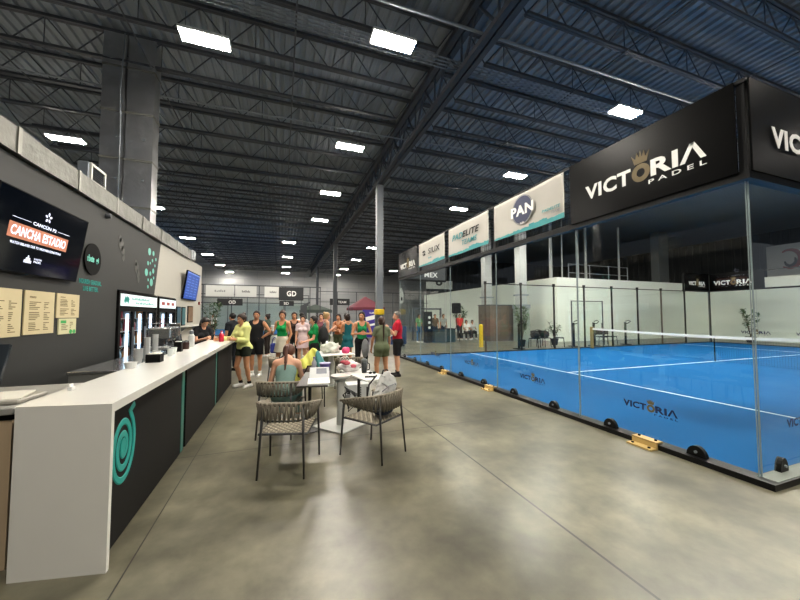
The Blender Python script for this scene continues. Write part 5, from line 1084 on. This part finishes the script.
r = thing('tote_bag', 'grey and black sports bag held in front of the woman in the green tank top', 'bag', (2.12, 8.62, .55)); g = SD(); g.ell((0, 0, .22), (.1, .07, .25), k=.03); V, F = sd_mesh(g, .012); np_mesh('body', V, F, [mat('grey_sports_fabric', '#7c7f82', .7, var=.4, scale=14)], r); MB().tube([(2.06, 8.62, .95), (2.08, 8.64, 1.03), (2.14, 8.64, 1.03), (2.17, 8.62, .95)], .01, 6).build('strap', M_BAGK, r, smooth=True)

# ================================================================== BEYOND: SECOND COURT AND THE FAR HALL
structure(MB().box(-14, 3.2, 29.2, 42, 0, .03).build('floor_second_court', M_TURF), 'blue turf of the second court at the back', 'court floor')
r = thing('court_steelwork', 'dark steel frame of the second court at the back of the hall', 'court frame', (-5.4, 29.1, 0)); 
for y in (29.05, 41.9):
    for z in (3., 3.98): MB().box(-14, 3.2, y, y+.1, z, z+.08).build('beam', M_COLD, r)
for x in (-5.7, -3.7, -1.7, .3, 2.3, 3.15):
    MB().box(x-.035, x+.035, 29.06, 29.14, 0, 4.06).build('post', M_COLD, r); MB().box(x-.035, x+.035, 41.9, 41.98, 0, 4.06).build('post', M_COLD, r)
MB().box(-14, 3.2, 29.04, 29.16, 0, .08).build('base_kerb', M_COLD, r)
M_GL2 = glass_mat('green_court_glass', (.93, .96, .94))
gt = ['first', 'second', 'third', 'fourth', 'fifth']
for i, x in enumerate((-5.66, -3.66, -1.66, .34)): g = thing('court_glass', 'greenish glass panel of the second court, %s from the left' % gt[i], 'glass panel', (x+.96, 29.1, .08), 0, 'glass panels of the second court'); MB().box(x, x+1.92, 29.09, 29.11, .08, 2.98).build('pane', M_GL2, g)
M_PALE = mat('pale_vinyl', '#e4e5e2', .6, var=.02); M_SLATE = mat('dark_slate_vinyl', '#232528', .55)
for i, (x0, x1) in enumerate(((-5.5, -3.55), (-3.45, -1.9), (-1.3, .0))):
    g = thing('sponsor_banner', 'pale banner on the second court, %s from the left' % gt[i], 'banner', ((x0+x1)/2, 29, 3.1)); MB().box(x0, x1, 29.0, 29.04, 3.1, 3.97).build('panel', M_PALE, g); a = MB(); text(a, '~'*(6+i), (x0+(x1-x0)*.3, 28.999, 3.45), (1, 0, 0), UP, (x1-x0)*.4, .18, .01); a.build('lettering', M_GREY if i == 0 else M_BTXT, g)
g = thing('sponsor_banner', 'black banner with a round white emblem on the second court', 'banner', (.8, 28.9, 2.8)); MB().box(-.2, 1.75, 28.88, 28.92, 2.85, 3.95).build('panel', M_SLATE, g); a = MB(); text(a, 'GD', (.42, 28.879, 3.2), (1, 0, 0), UP, .75, .45, .03); a.build('emblem', M_WTXT, g)
g = thing('sponsor_banner', 'small black banner under the emblem banner on the second court', 'banner', (.4, 28.9, 2.4)); MB().box(-.15, 1.0, 28.98, 29.02, 2.4, 2.82).build('panel', M_SLATE, g); a = MB(); text(a, 'SD', (.2, 28.979, 2.5), (1, 0, 0), UP, .4, .22, .03); a.build('lettering', M_WTXT, g)
g = thing('sponsor_banner', 'small dark banner low on the left of the second court', 'banner', (-4., 29, 2.4)); MB().box(-4.7, -2.9, 28.98, 29.02, 2.4, 2.95).build('panel', M_SLATE, g); a = MB(); text(a, 'OD', (-3.9, 28.979, 2.52), (1, 0, 0), UP, .5, .28, .03); a.build('lettering', M_WTXT, g)
structure(MB().box(-14, 3.2, 42.1, 42.25, 0, 2.95).build('wall_court_rear', mat('sage_wall', '#aab3ab', .8)), 'grey-green low wall behind the second court', 'wall')
r = thing('dark_post', 'broad dark post with a slanted top at the right end of the second court', 'post', (1.7, 27.5, 0)); MB().box(1.45, 1.95, 27.4, 27.6, 0, 2.35).build('shaft', M_COLD, r); MB().prism([(1.4, 27.4, 2.35), (2.0, 27.4, 2.35), (2.2, 27.4, 2.75)], (0, .2, 0)).build('slanted_cap', M_COLD, r)
# thin frames of the far courts right of the column
r = thing('court_steelwork', 'thin dark frame of a far court in front of the back wall', 'court frame', (8, 34, 0)); a = MB(); a.box(3.4, 15.6, 33.95, 34.05, 4.0, 4.06); a.box(3.4, 15.6, 33.95, 34.05, 2.95, 3.0); a.build('rail', M_COLD, r)
for x in (3.4, 5.4, 7.4, 9.4, 11.4, 13.4, 15.4): MB().box(x-.03, x+.03, 33.96, 34.04, 0, 4.06).build('post', M_COLD, r)
r = thing('sign_board', 'dark sign with pale letters hanging at the far end left of the tent', 'sign', (4.8, 28.5, 2.4)); MB().box(3.9, 5.6, 28.5, 28.55, 2.5, 3.05).build('panel', M_SLATE, r); a = MB(); text(a, 'TEAM', (4.6, 28.499, 2.66), (1, 0, 0), UP, .7, .2, .02); a.build('lettering', M_WTXT, r); MB().cyl((4.0, 28.52, 0), (4.0, 28.52, 2.5), .03).build('pole', M_COLD, r); MB().cyl((5.5, 28.52, 0), (5.5, 28.52, 2.5), .03).build('pole', M_COLD, r)
def canopy(lab, x, y, w, z0, z1, c, top=None):
    t = thing('canopy_tent', lab, 'tent', (x, y, 0)); h = w/2; m_ = mat('tent_'+c[1:], c, .8); MB().add([(x-h, y-h, z0), (x+h, y-h, z0), (x+h, y+h, z0), (x-h, y+h, z0), (x-.06, y-.06, z1), (x+.06, y-.06, z1), (x+.06, y+.06, z1), (x-.06, y+.06, z1)], [(0, 3, 2, 1), (4, 5, 6, 7), (0, 1, 5, 4), (1, 2, 6, 5), (2, 3, 7, 6), (3, 0, 4, 7)]).build('roof', m_, t)
    a = MB(); v = .25; a.box(x-h, x+h, y-h-.01, y-h, z0-v, z0); a.box(x-h, x+h, y+h, y+h+.01, z0-v, z0); a.box(x-h-.01, x-h, y-h, y+h, z0-v, z0); a.box(x+h, x+h+.01, y-h, y+h, z0-v, z0); a.build('valance', m_, t)
    for sx in (-1, 1):
        for sy in (-1, 1): MB().box(x+sx*(h-.05)-.02, x+sx*(h-.05)+.02, y+sy*(h-.05)-.02, y+sy*(h-.05)+.02, 0, z0).build('leg', M_GALV, t)
canopy('maroon pointed canopy tent behind the purple banner', 7.6, 31., 3., 2.35, 3.4, '#6e2f3c'); canopy('dull green canopy left of the far dark column', 2.9, 30.5, 2.6, 2.1, 2.6, '#47524c')
r = thing('roll_up_banner', 'purple roll-up banner with white marks left of the near column', 'banner', (6.05, 23, 0)); MB().box(5.45, 6.75, 22.98, 23.02, .06, 2.02).build('panel', mat('purple_vinyl', '#3a2a8c', .5), r); MB().bbox(5.42, 6.78, 22.9, 23.1, 0, .06, .01).build('foot', M_GALV, r); a = MB(); a.obox((6.1, 22.978, 1.45), (.42, 0, .10), (-.02, 0, .14), (0, .001, 0)); a.obox((6.1, 22.978, .95), (.3, 0, .05), (-.01, 0, .07), (0, .001, 0)); text(a, '~~~~', (5.95, 22.979, 1.75), (1, 0, 0), UP, .35, .12, .01); a.build('white_marks', M_WTXT, r); MB().cyl((6.1, 23.04, .05), (6.1, 23.04, 2.0), .012).build('support_pole', M_GALV, r)
r = thing('feather_flag', 'small white feather flag hanging in front of the back wall', 'flag', (10.5, 29, 0)); MB().cyl((10.35, 29, 0), (10.35, 29, 4.2), .02).build('pole', M_COLD, r); a = MB(); a.prism([(10.4, 28.99, 2.7), (10.75, 28.99, 2.8), (10.8, 28.99, 3.6), (10.6, 28.99, 4.2), (10.4, 28.99, 4.1)], (0, .02, 0)); a.build('cloth', M_PALE, r); MB().box(10.5, 10.68, 28.985, 28.99, 3.0, 3.3).build('mark', M_BTXT, r)
r = thing('crest_banner', 'white banner with a dark crest hanging high behind the court glass', 'banner', (14.3, 28.5, 4.2)); MB().box(12.9, 15.7, 28.5, 28.53, 4.15, 4.95).build('cloth', M_PALE, r); a = MB(); ring_flat(a, (14.25, 28.499, 4.72), (1, 0, 0), UP, .1, .26, .004, sx=1.4); a.build('crest', M_BTXT, r)
for x in (13.1, 15.5): MB().cyl((x, 28.52, 4.9), (x, 28.52, 8.4), .01).build('hanging_cord', M_WEB, r)
r = thing('low_barrier', 'dark blue low barrier with a white mark right of the red shirted man', 'barrier', (5.55, 16.5, 0)); MB().bbox(4.75, 6.3, 16.46, 16.54, .1, 1.05, .01).build('panel', mat('navy_board', '#1d3a66', .5), r); a = MB(); a.obox((5.55, 16.455, .62), (.25, 0, .06), (-.03, 0, .05), (0, .002, 0)); a.obox((5.6, 16.455, .7), (.1, 0, .08), (-.05, 0, .02), (0, .002, 0)); a.build('white_mark', M_WTXT, r)
for x in (4.95, 6.1): MB().box(x-.03, x+.03, 16.3, 16.7, 0, .12).build('foot', M_COLD, r)
r = thing('folding_table', 'far table with a dark cloth seen through the court glass', 'table', (9.25, 18., 0)); MB().bbox(8.55, 9.95, 17.7, 18.3, .02, .8, .02).build('cloth', mat('dark_teal_cloth', '#1d3338', .85), r); MB().box(8.53, 9.97, 17.68, 18.32, .8, .83).build('top', M_BLK, r)
r = thing('truss_arch', 'dark square frame standing behind the far table', 'frame', (9.0, 19.9, 0)); a = MB(); a.box(8.0, 8.1, 19.85, 19.95, 0, 2.1); a.box(10., 10.1, 19.85, 19.95, 0, 2.1); a.box(8.1, 10., 19.85, 19.95, 2.0, 2.1); a.build('truss', M_COLD, r); MB().box(8., 10.1, 19.7, 20.1, 0, .03).build('foot', M_COLD, r)
r = thing('speaker_tower', 'black box with white round marks left of the far table', 'speaker', (8.3, 18.1, 0)); MB().bbox(8.1, 8.5, 17.9, 18.3, 0, 1.85, .02).build('cabinet', M_BLK, r)
for z in (.9, 1.2, 1.5): MB().cyl((8.3, 17.9, z), (8.3, 17.885, z), .08).build('driver', M_PALE, r)
r = thing('loudspeaker', 'black loudspeaker high on its stand beside the far table', 'speaker', (10.4, 18.4, 0)); MB().bbox(10.17, 10.63, 18.2, 18.6, 1.75, 2.4, .03).build('cabinet', M_BLK, r); MB().cyl((10.4, 18.4, .9), (10.4, 18.4, 1.75), .02).build('pole', M_BLK, r)
for k in range(3): MB().cyl((10.4, 18.4, .95), (10.4+.4*math.cos(k*2.1+.5), 18.4+.4*math.sin(k*2.1+.5), 0), .015).build('leg', M_BLK, r)
r = thing('guard_post', 'yellow guard post behind the court glass beside the brown booth', 'bollard', (9.75, 14.7, 0)); MB().cyl((9.75, 14.7, 0), (9.75, 14.7, 1.1), .1, n=20).build('post', mat('guard_yellow', '#e8c21a', .5), r); MB().lathe([(.1, 1.1), (.09, 1.14), (.04, 1.17)], (9.75, 14.7, 0)).build('dome', mat('guard_yellow', '#e8c21a'), r)
# booth, silver ducts with their bases
r = thing('booth', 'brown booth standing in front of the white partition behind the court', 'booth', (13.6, 18.3, 0)); x0, x1 = 12.35, 14.6; MB().box(x0, x1, 17.6, 18.9, .0, 2.25).build('walls', mat('brown_laminate', '#5f5348', .5, var=.08), r); MB().box(x0-.03, x1+.03, 17.57, 18.93, 2.25, 2.31).build('roof_edge', M_COLD, r)
for x in (13.1, 13.85): MB().box(x-.008, x+.008, 17.592, 17.6, .05, 2.2).build('seam', M_COLD, r)
for lab, x, y, wd, base in (('silver duct dropping behind the brown booth', 13.9, 20.2, .55, None), ('silver duct dropping to a grey-green base unit by the partition corner', 14.25, 17.0, .5, 1)):
    d = thing('silver_duct', lab, 'duct', (x, y, 0)); foilbox(x-wd/2, x+wd/2, y-.25, y+.25, 2.2, 8.45, 20, 2, .01).build('shaft', mat('bright_foil', '#c6c9c8', .3, .55), d); MB().box(x-wd*.85, x+wd*.85, y-.35, y+.35, 2.05, 2.3).build('flange', M_GALV, d); MB().box(x-wd*.7, x+wd*.7, y-.3, y+.3, 2.85, 2.95).build('collar', M_GALV, d); MB().box(x-wd*.72, x+wd*.72, y-.33, y+.33, 0, 2.05).build('base_unit', mat('sage_cabinet', '#8b968e', .5), d)
for i, (x, y, r_, w_) in enumerate(((17.1, 17.5, .05, 'first'), (17.9, 18.2, .09, 'second'), (18.9, 18.2, .05, 'third'), (20.2, 18.0, .05, 'fourth'), (21.4, 18.4, .09, 'fifth'), (24.6, 18.2, .07, 'sixth'))):
    tag(MB().cyl((x, y, 0), (x, y, 8.45), r_, n=12).build('steel_pole', mat('pale_pole', '#c3c7c5', .4, .3)), 'pale steel pole rising behind the white partition, %s from the left' % w_, 'pole', 'poles behind the partition')
structure(MB().box(28.9, 30.1, 18, 18.6, 0, 8.5).build('pillar_grey', mat('pillar_paint', '#6c706f', .6)), 'grey pillar behind the white partition', 'pillar')
r = thing('railing', 'thin grey railing on top of the white partition', 'railing', (20, 16.05, 4)); a = MB(); a.cyl((17.2, 16.05, 4.35), (22.5, 16.05, 4.35), .02); a.cyl((17.2, 16.05, 4.9), (22.5, 16.05, 4.9), .02)
for x in (17.2, 19., 20.7, 22.5): a.cyl((x, 16.05, 4), (x, 16.05, 4.9), .02)
a.build('rails', M_GALV, r)
b = thing('wall_banner', 'white square banner with a red swirl high on the dark wall', 'banner', (37.8, 17.4, 5.0)); MB().box(37.86, 37.9, 12.7, 15.3, 4.7, 7.3).build('cloth', M_PALE, b); a = MB(); a.tube([(37.85, 14.0+.62*math.cos(t*.12+.9), 6.1+.72*math.sin(t*.12+.9)) for t in range(38)], [.05+.11*math.sin(PI*t/37) for t in range(38)], 8); a.V = [(max(37.84, min(v[0], 37.859)), v[1], v[2]) for v in a.V]; a.build('red_swirl', mat('red_print', '#a33a34', .5), b)
a = MB(); a.tube([(37.85, 13.95+.3*math.cos(-t*.15), 5.95+.4*math.sin(-t*.15)) for t in range(26)], [.04+.08*math.sin(PI*t/25) for t in range(26)], 8); a.V = [(max(37.84, min(v[0], 37.859)), v[1], v[2]) for v in a.V]; a.build('dark_swirl', M_BTXT, b)
# chairs and plants behind the far side of the court
def plain_chair():
    r = thing('bistro_chair', '', 'chair', (0, 0, 0), 0, 'black chairs behind the court')
    MB().bbox(-.23, .23, -.22, .24, .44, .48, .015).build('seat', M_BLK, r, False)
    a = MB(); a.add([], []); P = []
    for i in range(9):
        t = -1+2*i/8; P.append((t*.24, -.24-.05*(1-t*t)))
    for i in range(8):
        (xa, ya), (xb, yb) = P[i], P[i+1]; a.add([(xa, ya, .56), (xb, yb, .56), (xb, yb, .86-.05*abs((i-3.5)/4)**2), (xa, ya, .86-.05*abs((i-4.5)/4)**2), (xa, ya+.025, .56), (xb, yb+.025, .56), (xb, yb+.025, .86-.05*abs((i-3.5)/4)**2), (xa, ya+.025, .86-.05*abs((i-4.5)/4)**2)], [(0, 1, 2, 3), (7, 6, 5, 4), (0, 4, 5, 1), (3, 2, 6, 7), (0, 3, 7, 4), (1, 5, 6, 2)])
    a.build('backrest', M_BLK, r, False)
    for x, y, z in ((-.21, .22, .45), (.21, .22, .45), (-.21, -.23, .84), (.21, -.23, .84)): MB().tube([(x*1.12, y*1.15, 0), (x, y, z)], .016, 8).build('leg', M_BLK, r, False)
    return r
pc = plain_chair(); pc.location = (16.5, 13.3, 0); pc.rotation_euler.z = 2.6; pc['label'] = 'black chair behind the far court side, left one of the pair by the gate'
for loc, rz, lab in (((17.3, 13.4, 0), 3.4, 'black chair behind the far court side, right one of the pair by the gate'), ((12.1, 13.5, 0), 2.2, 'black chair by the leafy plant behind the court, left of three'), ((12.9, 13.7, 0), 3.3, 'black chair by the leafy plant behind the court, middle of three'), ((13.7, 13.5, 0), 3.9, 'black chair by the leafy plant behind the court, right of three')): dup(pc, loc, rz, lab)
for i, (x, y, w_) in enumerate(((15.8, 13.2, 'left of the pair of black chairs'), (18.2, 13.2, 'right of the pair of black chairs'), (10.9, 13.2, 'left of the leafy plant'), (14.5, 13.3, 'right of the three black chairs'))):
    r = thing('bag_stand', 'slim black bag stand behind the court, '+w_, 'stand', (x, y, 0)); MB().box(x-.04, x+.04, y-.04, y+.04, .0, 1.25).build('post', M_BLK, r); MB().box(x-.2, x+.2, y-.2, y+.2, 0, .03).build('base', M_BLK, r); MB().tube([(x, y-.02, 1.15), (x+.13, y-.12, 1.22), (x+.2, y-.16, 1.3), (x+.12, y-.1, 1.36), (x, y-.02, 1.3)], .022, 8).build('hook', M_BLK, r, smooth=True)
for i, (x, y, w_) in enumerate(((12.15, 13.5, 'left'), (12.95, 13.7, 'middle'))):
    b_ = bag('sports_bag', 'black sports bag on the %s chair by the leafy plant behind the court' % w_, 'bag', (x, y, .64), (.24, .2, .2), M_BAGK, .15); MB().tube([(x-.15, y-.12, .74), (x-.1, y-.18, .92), (x+.1, y-.18, .92), (x+.15, y-.12, .74)], .014, 6).build('handle', M_BAGK, b_, smooth=True)
M_LEAF = mat('leaf_green', '#3f5a38', .6, var=.35, scale=6); M_TRUNK = mat('plant_stem', '#5b4a35', .8)
def plant(lab, x, y, h, sp, n, pot=.2, seed=0, z0=0.):
    r = thing('potted_plant', lab, 'plant', (x, y, z0)); MB().lathe([(pot*.7, 0), (pot, .32), (pot*1.06, .32), (pot*1.06, .35), (pot*.9, .35), (pot*.85, .29)], (x, y, z0), 18).build('pot', M_BLK, r); rnd = random.Random(seed); a = MB(); st = MB()
    for b_ in range(5):
        an = b_*2*PI/5+rnd.random(); tip = np.array([x+math.cos(an)*sp*.7, y+math.sin(an)*sp*.7, z0+h*(.75+.25*rnd.random())]); base = np.array([x, y, z0+.3]); mid = (base+tip)/2+np.array([0, 0, .1*h]); pts = [base, mid, tip]; st.tube(pts, [.016, .011, .005], 6)
        for k in range(n//5):
            t = .3+.7*rnd.random(); p = (base*(1-t)**2+2*mid*t*(1-t)+tip*t*t); d = unit([rnd.uniform(-1, 1), rnd.uniform(-1, 1), rnd.uniform(-.3, .8)]); L = rnd.uniform(.16, .28)*sp/.45; u, v, _ = frame_of(d); c = p+d*L*.5
            a.add([p, p+d*L*.45+u*L*.22+v*.01, p+d*L, p+d*L*.45-u*L*.22+v*.01, p+d*L*.5-v*.008], [(0, 1, 4), (1, 2, 4), (2, 3, 4), (3, 0, 4), (0, 3, 2, 1)])
    st.build('stem', M_TRUNK, r, smooth=True); a.build('foliage', M_LEAF, r)
plant('bushy dark green plant standing by the black chairs behind the court', 11.9, 14.2, 2.1, .55, 170, seed=1); plant('small tree in a pot in the far corner beyond the court net', 26.6, 11.6, 2.0, .6, 90, .25, 2); plant('leafy plant by the booth near the seated people', 12.2, 21.0, 2.2, .6, 120, seed=3); plant('small leafy plant right of the black chairs behind the court', 14.2, 14.3, 1.3, .4, 80, seed=4)
plant('leafy climbing plant at the end of the grey bar wall', -2.6, 15.0, 2.3, .4, 160, seed=5)

# ================================================================== CAMERA, WORLD, LOOK
cam = bpy.data.cameras.new('camera'); co = bpy.data.objects.new('camera', cam); COL.objects.link(co)
cam.sensor_width = 36; cam.sensor_fit = 'HORIZONTAL'; cam.lens = 36*330/800; cam.clip_end = 300; cam.clip_start = .05
co.location = (0, 0, 1.65); co.rotation_euler = (math.radians(92.6), 0, math.radians(-19.8)); S.camera = co
w = bpy.data.worlds.new('hall_air'); S.world = w; w.use_nodes = True; w.node_tree.nodes['Background'].inputs[0].default_value = (.55, .62, .7, 1); w.node_tree.nodes['Background'].inputs[1].default_value = .12
S.view_settings.view_transform = 'Standard'; S.view_settings.look = 'None'; S.view_settings.gamma = 1; S.view_settings.use_curve_mapping = False; S.view_settings.exposure = 1.65
S.cycles.transparent_max_bounces = 24; S.cycles.max_bounces = 8; S.cycles.caustics_reflective = False; S.cycles.caustics_refractive = False; S.cycles.use_denoising = True
